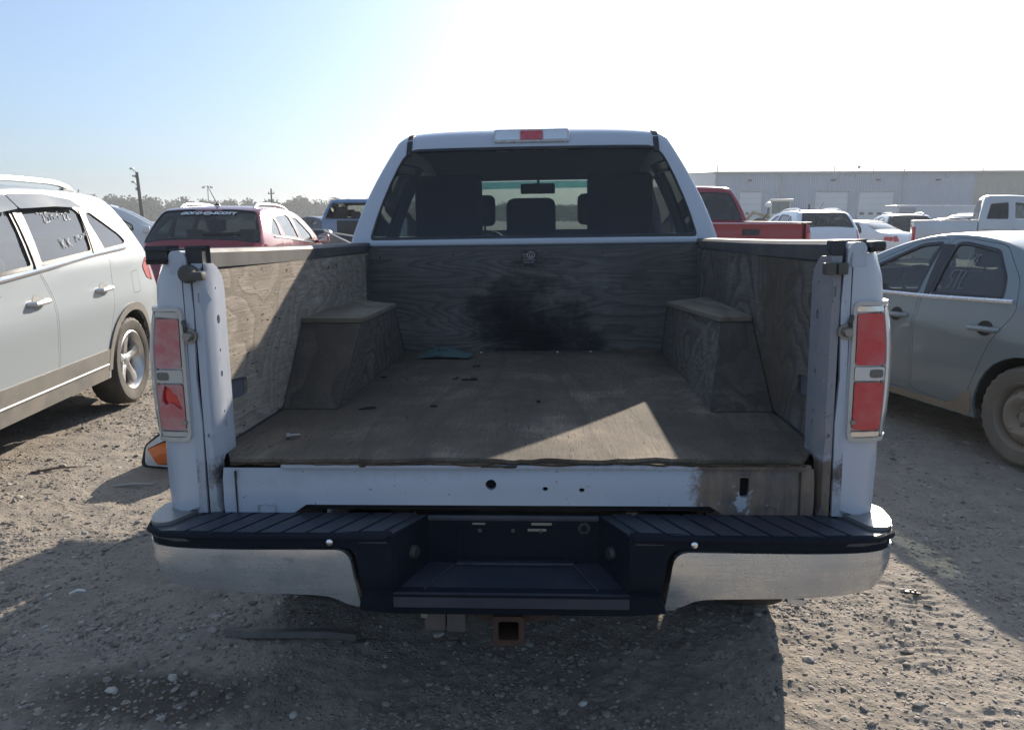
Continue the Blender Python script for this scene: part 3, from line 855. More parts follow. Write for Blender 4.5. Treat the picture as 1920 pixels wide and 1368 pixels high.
def car(name, label, cat, spec, pm, loc, rz, anchor=None, group=None, detail=.11, near=False, gl_side=None, gl_rear=None, gl_front=None, clad=None, wheel_style='alloy', seatm=None, skip=(), handle_m=None, tyre=None, rimm=None, plate=True, beltm=None, win_skip=()):
    """build a two-box/three-box car. anchor = local (x, y) that sits at loc"""
    sp = spec
    root = thing(name, label, cat, (0, 0, 0), rz, group)
    a = Vector((*(anchor or (0, sp['L'] / 2)), 0)); a.rotate(Matrix.Rotation(rz, 3, 'Z'))
    root.location = Vector((loc[0], loc[1], loc[2] if len(loc) > 2 else 0)) - a
    sh = Shell(sp['W'], sp['chain'], sp['belt'], sp.get('tum', (.33, .30)), sp.get('under', .10), sp.get('rt', (.9, .10)), sp.get('ft', (1.1, .16)), sp['L'], sp.get('crease'))
    wr, ra, sill = sp['wr'], sp['ra'], sp['sill']
    sil = sh.silhouette(sill, sp['wheels'], wr, ra)
    gl_side = gl_side or glass_tint; gl_rear = gl_rear or glass_tint; gl_front = gl_front or glass_clear
    wins = [(w, rounded(P, .035, 3)) for w, P in sp['wins']]
    doors = [rounded(P, .05, 3) for P in sp['doors']]
    body = MB(); mid = sh.mid
    def shrink(P, d):
        # offset inward by d (used for door gaps and glass reveal)
        A = np.array(P); n = len(A); out = []
        area = np.sum(A[:, 0] * np.roll(A[:, 1], -1) - np.roll(A[:, 0], -1) * A[:, 1])
        for i in range(n):
            e0 = A[i] - A[i - 1]; e1 = A[(i + 1) % n] - A[i]
            n0 = np.array([-e0[1], e0[0]]) / (np.linalg.norm(e0) + 1e-9); n1 = np.array([-e1[1], e1[0]]) / (np.linalg.norm(e1) + 1e-9)
            m = n0 + n1; l = np.linalg.norm(m)
            m = m / l if l > .2 else n0
            out.append(tuple(A[i] + m * d * (1 if area > 0 else -1)))
        return out
    def centroid(P): return np.array(P).mean(0)
    for sg in (-1, 1):
        holes = list(doors)
        for w, P in wins:
            if not any(inpoly(np.array([centroid(P)]), D)[0] for D in doors): holes.append(P)
        body.panel(sil, sh.side(sg), holes, detail, .02, mid)
    # openings in the over strip
    og = []
    for key, nm, mt in (('rear_glass', 'rear_window', gl_rear), ('windshield', 'windshield', gl_front)):
        if key in sp:
            (y0, z0), (y1, z1), t0, t1 = sp[key]
            s0, s1 = sh.sat(y0, z0), sh.sat(y1, z1); hw = sp['W'] / 2
            og.append((nm, mt, rounded([(s0, -t0 * hw), (s1, -t1 * hw), (s1, t1 * hw), (s0, t0 * hw)], .07, 3)))
    hw = sp['W'] / 2
    body.panel([(0, -hw), (sh.S[-1], -hw), (sh.S[-1], hw), (0, hw)], sh.over(), [P for *_, P in og], max(detail, .09), 0, mid)
    body.build('body', pm, root, 50)
    for nm, mt, P in og:
        if nm in skip: continue
        MB().panel(P, sh.over(-.006), [], .16, 0, mid).build(nm, mt, root, 60)
        MB().panel(shrink(P, -.012), sh.over(.003), [shrink(P, .018)], .12, .008, mid).build('window_seal', black_pl, root)
    used = set()
    nd = len(doors)
    for sg in (-1, 1):
        for D in doors:
            mywins = [(i, w, P) for i, (w, P) in enumerate(wins) if inpoly(np.array([centroid(P)]), D)[0]]
            d = MB().panel(shrink(D, .0035), sh.side(sg), [P for _, _, P in mywins], detail, .03, mid).build('door', pm, root, 50)
            for i, w, P in mywins:
                if i not in win_skip: MB().panel(P, sh.side(sg, -.010), [], .2, 0, mid).build('window', gl_side if w != 'clear' else glass_clear, d, 60)
                MB().panel(shrink(P, -.006), sh.side(sg, .002), [shrink(P, .016)], .12, .012, mid).build('window_seal', black_pl, d)
            # handle near the rear edge of the door
            A = np.array(D); ymin = A[:, 1].min(); hz = sp['hz']
            at = A[np.abs(A[:, 1] - hz) < .25]
            yr = at[:, 0].min() if len(at) else A[:, 0].min()
            yh = yr + .10; xh = sh.X(yh + .1, hz)
            hb = MB().tube([(sg * (xh - .005), yh, hz), (sg * (xh + .035), yh + .03, hz), (sg * (xh + .042), yh + .11, hz), (sg * (xh + .036), yh + .19, hz - .004), (sg * (xh - .005), yh + .22, hz - .004)], [.017, .019, .018, .017, .013], 8)
            hb.build('handle', handle_m or pm, d)
            MB().panel(circle2(yh + .10, hz, .062, 14, .05), lambda y, z: (sg * (sh.X(y, z) + .0025 - .0 * y), y, z), [], .03, 0, mid).build('handle_recess_shade', dark_under if not near or sp['L'] < 4.7 else simple('handle_cup', (.26, .26, .25), .5), d)  # flat disc on the door; the hollow's shade is put into its colour
        for i, (w, P) in enumerate(wins):
            if any(inpoly(np.array([centroid(P)]), D)[0] for D in doors): continue
            MB().panel(P, sh.side(sg, -.008), [], .2, 0, mid).build('quarter_window', gl_side, root, 60)
            MB().panel(shrink(P, -.006), sh.side(sg, .002), [shrink(P, .014)], .12, .01, mid).build('window_seal', black_pl, root)
        # belt trim
        if beltm:
            ys = np.linspace(sp['beltline'][0][0], sp['beltline'][-1][0], 14)
            zs = np.interp(ys, [p[0] for p in sp['beltline']], [p[1] for p in sp['beltline']])
            MB().tube([(sg * (sh.X(y, z) + .004), y, z) for y, z in zip(ys, zs)], .015, 6).build('belt_trim', beltm, root)
        if clad:
            zt = sp['clad_z']; ys_ = sp['wheels']
            P = [(ys_[0] + ra + .05, sill + .005), (ys_[1] - ra - .05, sill + .005), (ys_[1] - ra - .05, zt), (ys_[0] + ra + .02, zt)]
            MB().panel(P, sh.side(sg, .010), [], .2, .015, mid).build('rocker_cladding', clad, root)
            for yw in ys_:
                arc = [(yw + (ra + e) * math.cos(t), wr + (ra + e) * math.sin(t)) for e, ts in ((-.005, np.linspace(.0, PI, 20)), (.055, np.linspace(PI, .0, 20))) for t in ts]
                MB().panel(arc, sh.side(sg, .012), [], .1, .02, mid).build('arch_flare', clad, root)
        # wheels with dark arch liners
        for yw in sp['wheels']:
            x = sg * (sp['W'] / 2 - sp.get('ww', .215) / 2 - sp.get('wi', .03))
            wheel(root, (x, yw, wr), sg, wr, sp.get('ww', .215), wheel_style, tyre, rimm)
            lin = MB(); N = 14
            V = [(sg * (sp['W'] / 2 - q), yw + ra * math.cos(PI * k / N), wr + ra * math.sin(PI * k / N)) for q in (.03, .42) for k in range(N + 1)]
            V += [(sg * (sp['W'] / 2 - .42), yw, wr)]
            lin.add(V, [(k, k + 1, N + 2 + k, N + 1 + k) for k in range(N)] + [(N + 1 + k, N + 2 + k, 2 * N + 2) for k in range(N)])
            lin.build('wheel_arch_liner', dark_under, root)
        # mirrors
        if 'mirror' in sp:
            y, z = sp['mirror']; x = sh.X(y, z)
            mo = MB().box(sg * (x + .05), sg * (x + .24), y - .05, y + .09, z, z + .15, .045, 3).box(sg * (x - .03), sg * (x + .07), y + .0, y + .06, z - .01, z + .05, .01).build('side_mirror', pm, root)
            MB().box(sg * (x + .065), sg * (x + .225), y - .054, y - .049, z + .018, z + .132, .0).build('mirror_glass', chrome, mo)
        for (kind, P, nm) in sp.get('lamps_side', []):
            MB().panel(rounded(P, .03), sh.side(sg, .006), [], .08, .02, mid).build(nm, {'red': lens_red, 'clear': lens_clear}[kind], root)
        for (kind, (y0, z0), (y1, z1), t0, t1, nm) in sp.get('lamps_over', []):
            s0, s1 = sh.sat(y0, z0), sh.sat(y1, z1)
            MB().panel(rounded([(s0, sg * t0 * hw), (s1, sg * t0 * hw), (s1, sg * t1 * hw), (s0, sg * t1 * hw)], .03), sh.over(.006), [], .08, .02, mid).build(nm, {'red': lens_red, 'clear': lens_clear}[kind], root)
    # underside and interior
    W = sp['W']; y0, y1 = sp['wheels'][0], sp['wheels'][1]
    MB().box(-W / 2 + .22, W / 2 - .22, .35, sp['L'] - .35, sill + .0, sill + .12, .03).build('underbody', dark_under, root)
    it = sp['interior']
    MB().box(-W / 2 + .12, W / 2 - .12, it['dash'] - .05, it['dash'] + .42, .55, it['dz'], .08, 3).build('dashboard', black_pl, root)
    for sx in (-.37, .37): seat(root, sx * W / 1.8, it['front'], it['sz'], .5, seatm)
    rb = MB().box(-W / 2 + .25, W / 2 - .25, it['rear'] - .05, it['rear'] + .45, it['sz'], it['sz'] + .16, .05, 3)
    rb.box(-W / 2 + .25, W / 2 - .25, it['rear'] - .2, it['rear'] - .04, it['sz'] + .1, it['sz'] + .60, .06, 3, ('X', .2), (0, it['rear'] - .1, it['sz'] + .1))
    ro = rb.build('rear_bench', seatm or seat_m, root)
    for sx in (-.4, .4): MB().box(sx - .12, sx + .12, it['rear'] - .30, it['rear'] - .19, it['sz'] + .58, it['sz'] + .75, .04, 3).build('headrest', seatm or seat_m, ro)
    th = it['dash'] - .22
    V = [(-.36 * W / 1.8 + .185 * math.cos(2 * PI * k / 20), th + .185 * math.sin(2 * PI * k / 20) * .35, it['dz'] + .02 + .185 * math.sin(2 * PI * k / 20) * .93) for k in range(21)]
    MB().tube(V, .014, 6, False).build('steering_wheel', black_pl, root)
    if plate and 'plate' in sp:
        y, z = sp['plate']
        MB().box(-.155, .155, y - .012, y, z - .08, z + .08, .01).build('licence_plate', white_sill, root)
    if 'rails' in sp:
        ya, yb, zr, xr = sp['rails']
        for sg in (-1, 1):
            ys = np.linspace(ya, yb, 16)
            pts = []
            for y in ys:
                z_ = float(np.interp(y, sh.C[:, 0][np.argsort(sh.C[:, 0])], sh.C[:, 1][np.argsort(sh.C[:, 0])])) if False else None
                e = min(1, (y - ya) / .28, (yb - y) / .28); e = max(0, e)
                zz = max(c[1] for c in sh.C if abs(c[0] - y) < .12)
                pts.append((sg * (sh.X(y, zz) - xr), y, zz + .028 + zr * (e ** .5)))
            rl = MB().tube(pts, [.022 if 0 < i < 15 else .014 for i in range(16)], 8).build('roof_rail', sp['rail_m'], root)
            for i in (1, 14):
                p = pts[i]; MB().box(p[0] - .02, p[0] + .02, p[1] - .09, p[1] + .09, p[2] - zr - .03, p[2] - .012, .012).build('rail_foot', black_pl, rl)
    if 'antenna' in sp:
        y, z, ln, lean = sp['antenna']
        MB().lathe([(.045, 0), (.03, .03), (.0, .035)], 10, 'Z', (0, y, z)).tube([(0, y, z + .02), (lean, y - ln * .45, z + ln * .8)], [.008, .004], 6).build('antenna', black_pl, root)
    return root, sh

# ------------------------------------------------------------------ body specs (metres; y from the tail forward)
rail_silver = simple('rail_silver', (.68, .68, .68), .3, .6, var=.05)
SUV = dict(L=4.84, W=1.945, belt=1.2, tum=(.30, .26), under=.14, rt=(.95, .13), ft=(1.1, .2),
    chain=[(.24, .28, .2), (.17, .55, .2), (.15, .80, .2), (.25, 1.0, .2), (.40, 1.16, .19), (.53, 1.33, .16), (.66, 1.52, .12), (.78, 1.65, .07), (1.0, 1.695, .05), (1.6, 1.715, .05), (2.3, 1.70, .05), (2.75, 1.63, .06), (3.1, 1.47, .10), (3.65, 1.12, .12), (3.85, 1.06, .1), (4.45, .95, .1), (4.68, .82, .16), (4.74, .55, .16), (4.66, .26, .16)],
    wheels=(.95, 3.755), wr=.365, ra=.425, sill=.30, ww=.235, wi=.02, hz=1.0, clad_z=.53,
    doors=[[(1.42, .335), (1.37, .62), (1.28, .90), (1.24, 1.25), (1.33, 1.63), (2.20, 1.665), (2.30, 1.20), (2.175, 1.0), (2.155, .60), (2.215, .335)],
           [(2.235, .335), (2.175, .60), (2.195, 1.0), (2.32, 1.20), (2.225, 1.665), (2.62, 1.62), (3.30, 1.26), (3.36, 1.08), (3.32, .335)]],
    wins=[('p', [(1.475, 1.275), (1.36, 1.56), (1.40, 1.605), (2.06, 1.635), (2.17, 1.60), (2.255, 1.225)]),
          ('clear', [(2.36, 1.215), (2.29, 1.60), (2.60, 1.575), (3.12, 1.28), (3.14, 1.17)]),
          ('q', [(1.405, 1.27), (1.285, 1.57), (1.20, 1.585), (.86, 1.40), (.80, 1.33), (.88, 1.305)])],
    rear_glass=((.43, 1.19), (.76, 1.63), .62, .62), windshield=((2.85, 1.59), (3.58, 1.16), .70, .72),
    mirror=(3.36, 1.12), lamps_side=[('red', [(.37, 1.07), (.33, .98), (.52, 1.02), (.60, 1.12), (.46, 1.20)], 'taillight'), ('clear', [(4.25, .80), (4.25, .92), (4.66, .82), (4.68, .70)], 'headlight')],
    lamps_over=[('red', (.20, .90), (.40, 1.15), .70, .97, 'taillight'), ('clear', (4.55, .90), (4.72, .70), .62, .97, 'headlight')],
    interior=dict(dash=3.15, dz=1.05, front=2.35, rear=1.4, sz=.62), plate=(-.02, .85), rails=(.95, 2.75, .055, .14), rail_m=rail_silver,
    beltline=[(.90, 1.285), (1.5, 1.255), (2.3, 1.195), (3.2, 1.13)], crease=[(.86, .12, .012)])
SEDAN = dict(L=4.63, W=1.78, belt=.99, tum=(.34, .34), under=.12, rt=(1.0, .12), ft=(1.0, .16),
    chain=[(.20, .26, .16), (.12, .55, .16), (.12, .80, .16), (.22, .96, .1), (.45, 1.01, .05), (.72, 1.045, .05), (1.02, 1.22, .06), (1.28, 1.345, .04), (1.62, 1.405, .035), (2.0, 1.40, .035), (2.35, 1.30, .05), (2.75, 1.10, .08), (3.05, .97, .09), (3.4, .91, .08), (4.2, .80, .08), (4.48, .68, .12), (4.55, .45, .14), (4.46, .22, .14)],
    wheels=(.95, 3.60), wr=.318, ra=.372, sill=.225, ww=.205, wi=.015, hz=.83, clad_z=.3,
    doors=[[(1.42, .27), (1.33, .50), (1.24, .72), (1.06, .965), (1.12, 1.15), (1.34, 1.355), (1.70, 1.392), (1.82, 1.388), (1.86, .98), (1.90, .76), (1.885, .30)],
           [(1.905, .29), (1.92, .76), (1.88, .98), (1.84, 1.388), (2.1, 1.362), (2.50, 1.18), (2.86, .985), (2.90, .85), (2.86, .28)]],
    wins=[('p', [(1.185, 1.025), (1.225, 1.155), (1.38, 1.322), (1.68, 1.362), (1.765, 1.355), (1.785, 1.0)]),
          ('clear', [(1.905, .995), (1.88, 1.358), (2.07, 1.338), (2.46, 1.155), (2.68, 1.025), (2.66, .985)])],
    rear_glass=((.80, 1.09), (1.25, 1.33), .72, .72), windshield=((2.30, 1.32), (2.95, 1.01), .74, .78),
    mirror=(2.66, 1.0), lamps_side=[('red', [(.15, .78), (.15, .92), (.40, .93), (.42, .82)], 'taillight'), ('clear', [(4.05, .62), (4.05, .74), (4.45, .66), (4.48, .56)], 'headlight')],
    lamps_over=[('red', (.12, .74), (.16, .91), .60, .97, 'taillight'), ('clear', (4.35, .75), (4.5, .60), .60, .97, 'headlight')],
    interior=dict(dash=2.66, dz=.96, front=2.05, rear=1.30, sz=.48), plate=(-.02, .72),
    beltline=[(1.10, 1.015), (1.8, .985), (2.72, .965)], crease=[(.80, .05, .010), (.34, .04, .008)])
def scaled(sp, L=None, H=1.0, W=None, **kw):
    """same body plan with other overall length / height / width"""
    k = (L or sp['L']) / sp['L']; d = dict(sp)
    pt = lambda p: (p[0] * k, p[1] * H) + tuple(p[2:])
    d['chain'] = [pt(p) for p in sp['chain']]; d['doors'] = [[pt(p) for p in D] for D in sp['doors']]
    d['wins'] = [(w, [pt(p) for p in P]) for w, P in sp['wins']]
    for q in ('rear_glass', 'windshield'): d[q] = (pt(sp[q][0]), pt(sp[q][1]), *sp[q][2:])
    d['lamps_side'] = [(a, [pt(p) for p in P], n) for a, P, n in sp['lamps_side']]
    d['lamps_over'] = [(a, pt(p), pt(q), *r) for a, p, q, *r in sp['lamps_over']]
    d['wheels'] = tuple(w * k for w in sp['wheels']); d['L'] = sp['L'] * k; d['W'] = W or sp['W']; d['belt'] = sp['belt'] * H
    d['beltline'] = [pt(p) for p in sp['beltline']]; d['mirror'] = pt(sp['mirror'])
    it = sp['interior']; d['interior'] = dict(dash=it['dash'] * k, dz=it['dz'] * H, front=it['front'] * k, rear=it['rear'] * k, sz=it['sz'] * H)
    if 'rails' in sp: d['rails'] = (sp['rails'][0] * k, sp['rails'][1] * k, *sp['rails'][2:])
    d['hz'] = sp['hz'] * H
    d.update(kw); return d
# ------------------------------------------------------------------ main white pickup (local frame: tailgate plane y = 0, bed floor z = 0.90)
white = paint('white_paint', (.41, .45, .515), .32, 0, (.34, .31, .27), .10, .12)
white_jamb = simple('white_jamb_paint', (.37, .41, .475), .42, var=.06, scale=5, dirt=(.13, .12, .11), dirt_amt=.20, dscale=13)
cap_m = simple('rail_cap_plastic', (.050, .053, .060), .62, var=.25, scale=8, dirt=(.22, .20, .17), dirt_amt=.28, dscale=5)
bump_pl = simple('bumper_plastic', (.009, .0125, .020), .65, var=.3, scale=18, bump=.2, spec=.10, dirt=(.05, .052, .06), dirt_amt=.08, dscale=4)
pad_pl = simple('step_pad_plastic', (.024, .031, .046), .40, var=.3, scale=30, bump=.25, dirt=(.15, .15, .15), dirt_amt=.12, dscale=5)
def chrome_worn():
    s = NT('bumper_chrome_worn'); v = s.coord()
    n = s.noise(v, 5, 6, .7); st = s.noise(s.coord(scale=(3, 3, 40)), 1, 5, .7, .4); dn = s.noise(v, 3.2, 2, .5); pit = s.noise(v, 75, 3, .7)
    film = s.ramp(s.math('ADD', s.math('MULTIPLY', n, .6), s.math('MULTIPLY', st, .4)), [(.40, 0), (.62, .55)])
    base = s.mix(film, (.66, .69, .71), (.34, .32, .29))
    base = s.mix(s.ramp(pit, [(.70, 0), (.74, .8)]), base, (.10, .07, .05))
    s.principled(base, s.ramp(film, [(0, .13), (.6, .42)]), s.ramp(film, [(0, 1), (.6, .55)]), 0, s.bump(dn, .22, .03)); return s.m
bchrome_old = simple('bumper_chrome_dull', (.60, .63, .66), .17, .95, var=.08, scale=3, dirt=(.30, .28, .25), dirt_amt=.20, dscale=4)
rust = simple('rust', (.085, .040, .024), .85, var=.5, scale=25, bump=.5, dirt=(.03, .02, .016), dirt_amt=.5, dscale=12)
bchrome = chrome_worn()
hazy = simple('hazed_lens', (.46, .45, .41), .30, 0, .5, var=.12, scale=10, dirt=(.30, .27, .21), dirt_amt=.25)
lens_faded = lens_mat('red_lens_hazed', (.50, .11, .125), .34, .75)
bolt_m = simple('bolt_steel', (.30, .29, .27), .45, .7, dirt=(.12, .08, .05), dirt_amt=.3)
grime = simple('grimy_bracket', (.075, .072, .062), .6, .2, var=.4, scale=30)
ply_floor = plywood('plywood_floor', (.285, .236, .178), (.145, .122, .096), 'y', 5, None, contrast=.28, seed=3, crack=1, cth=.355, blotch=.95, fig=(.5, 3.0), streak=.6)
ply_front = plywood('plywood_front', (.238, .226, .212), (.145, .140, .136), 'x', 30, ((-.03, 2.0, 1.02), (.36, .5, .34)), contrast=.36, seed=11, crack=.2, blotch=.5, fig=(.7, 4.2))
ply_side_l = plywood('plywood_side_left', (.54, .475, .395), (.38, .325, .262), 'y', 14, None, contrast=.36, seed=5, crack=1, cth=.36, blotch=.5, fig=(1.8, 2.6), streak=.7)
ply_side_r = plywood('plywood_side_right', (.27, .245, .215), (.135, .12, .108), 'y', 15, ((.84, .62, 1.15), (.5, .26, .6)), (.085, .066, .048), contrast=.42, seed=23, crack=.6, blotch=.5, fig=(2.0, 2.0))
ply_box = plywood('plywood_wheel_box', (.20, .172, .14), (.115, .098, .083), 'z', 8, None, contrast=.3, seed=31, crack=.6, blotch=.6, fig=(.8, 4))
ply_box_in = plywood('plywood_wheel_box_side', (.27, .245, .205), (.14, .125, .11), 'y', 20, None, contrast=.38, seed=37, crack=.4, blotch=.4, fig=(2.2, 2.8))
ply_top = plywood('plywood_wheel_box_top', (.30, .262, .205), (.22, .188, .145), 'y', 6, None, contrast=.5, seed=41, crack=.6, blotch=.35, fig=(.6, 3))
ply_edge = plywood('plywood_edge', (.14, .10, .07), (.05, .038, .028), 'x', 9, None, contrast=.9, seed=43, crack=.9, fig=(.8, 40))
def jamb_mat():
    s = NT('white_jamb_grimy'); v = s.coord()
    sep = s.n("ShaderNodeSeparateXYZ"); s.l(v, sep.inputs[0])
    n = s.noise(v, 7, 6, .68); nv = s.noise(s.coord(scale=(30, 30, 2.6)), 1, 6, .7, .5); nf = s.noise(v, 46, 4, .7, .8)
    base = s.mix(n, (.34, .375, .435), (.42, .455, .515))
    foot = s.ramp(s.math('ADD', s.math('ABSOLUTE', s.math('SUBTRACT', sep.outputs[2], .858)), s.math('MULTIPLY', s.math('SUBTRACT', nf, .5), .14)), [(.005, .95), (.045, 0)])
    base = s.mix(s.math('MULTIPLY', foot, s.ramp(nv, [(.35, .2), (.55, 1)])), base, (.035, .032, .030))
    low = s.math('MULTIPLY', s.ramp(s.math('ADD', sep.outputs[2], s.math('MULTIPLY', n, .12)), [(.80, .5), (1.0, 0)]), s.ramp(nf, [(.3, 1), (.7, .2)]))
    base = s.mix(low, base, (.15, .14, .11))
    base = s.mix(s.math('MULTIPLY', s.ramp(nv, [(.60, 0), (.74, .5)]), .6), base, (.17, .155, .13))
    scr = s.ramp(s.noise(s.coord(scale=(60, 60, 11), rot=(.3, .2, 0)), 1, 3, .8, 1.5), [(.285, 1), (.315, 0)])
    base = s.mix(scr, base, (.05, .045, .045))
    rst = s.ramp(s.noise(v, 24, 5, .75), [(.735, 0), (.78, .85)])
    base = s.mix(rst, base, (.10, .055, .03))
    s.principled(base, .45, 0, .15, s.bump(n, .06, .004)); return s.m
white_jamb = jamb_mat()
def sill_mat():
    s = NT('sill_white_stained'); v = s.coord()
    sep = s.n("ShaderNodeSeparateXYZ"); s.l(v, sep.inputs[0])
    n = s.noise(v, 9, 6, .7); n2 = s.noise(s.coord(scale=(14, 1, 3)), 3, 4, .6)
    f = s.math('ADD', sep.outputs[0], s.math('MULTIPLY', s.math('SUBTRACT', s.noise(v, 26, 6, .75, .6), .5), .13))
    side = s.ramp(f, [(.470, 0), (.500, .9)])
    side = s.math('MULTIPLY', side, s.ramp(s.math('ADD', sep.outputs[2], s.math('MULTIPLY', s.math('SUBTRACT', n, .5), .08)), [(.890, 1), (.912, 0)]))
    top = s.ramp(s.math('ADD', s.math('ADD', sep.outputs[2], s.math('MULTIPLY', s.math('SUBTRACT', n2, .5), .05)), s.math('MULTIPLY', sep.outputs[0], -.05)), [(.852, 0), (.875, .55)])
    top = s.math('MULTIPLY', top, s.ramp(sep.outputs[0], [(0, .3), (.45, 1)]))
    m = s.math('MAXIMUM', side, top)
    # clean scraped spot round the slot
    mp = s.n("ShaderNodeMapping"); s.l(v, mp.inputs[0]); mp.inputs['Location'].default_value = (-.608 / .034, 0, -.792 / .05); mp.inputs['Scale'].default_value = (1 / .034, .01, 1 / .05)
    ln = s.n("ShaderNodeVectorMath", operation='LENGTH'); s.l(mp.outputs[0], ln.inputs[0])
    m = s.math('MULTIPLY', m, s.ramp(s.math('ADD', ln.outputs['Value'], s.math('MULTIPLY', s.math('SUBTRACT', s.noise(v, 30, 5, .75, .5), .5), 3.2)), [(.45, .2), (.75, 1)]))
    # scraped flakes elsewhere
    m = s.math('MULTIPLY', m, s.ramp(s.noise(v, 34, 3, .7), [(.27, .3), (.33, 1)]))
    n3 = s.noise(s.coord(scale=(26, 1, 3.2)), 1, 6, .7, .3)
    brown = s.mix(s.ramp(n, [(.3, 0), (.7, 1)]), (.075, .048, .026), (.205, .132, .068))
    brown = s.mix(s.ramp(n3, [(.38, .8), (.55, 0)]), brown, (.040, .030, .021))
    brown = s.mix(s.ramp(n3, [(.60, 0), (.74, .6)]), brown, (.27, .24, .20))
    base = s.mix(m, (.36, .405, .475), brown)
    specks = s.ramp(s.noise(v, 90, 2), [(.70, 0), (.74, .8)])
    base = s.mix(specks, base, (.08, .06, .045))
    s.principled(base, s.ramp(m, [(0, .35), (1, .75)]), 0, .2, s.bump(n, .1, .003)); return s.m
sill_m = sill_mat()

Rt = Matrix.Rotation(-R(.4), 4, 'Z') @ Matrix.Rotation(-R(1.4), 4, 'X') @ Matrix.Rotation(-R(.85), 4, 'Y')
CL = Vector((.09, -1.99, 1.485)); CW = Vector((.09, 0, 1.53))
T_loc = CW + Rt @ (-CL) - Vector((.024, 0, 0))
truck = thing('pickup_truck', 'white pickup seen from behind, tailgate missing, bed lined with weathered plywood', 'pickup truck')
truck.matrix_basis = Matrix.Translation(T_loc) @ Rt
TM = Matrix.Translation(T_loc) @ Rt
TMi = TM.inverted()

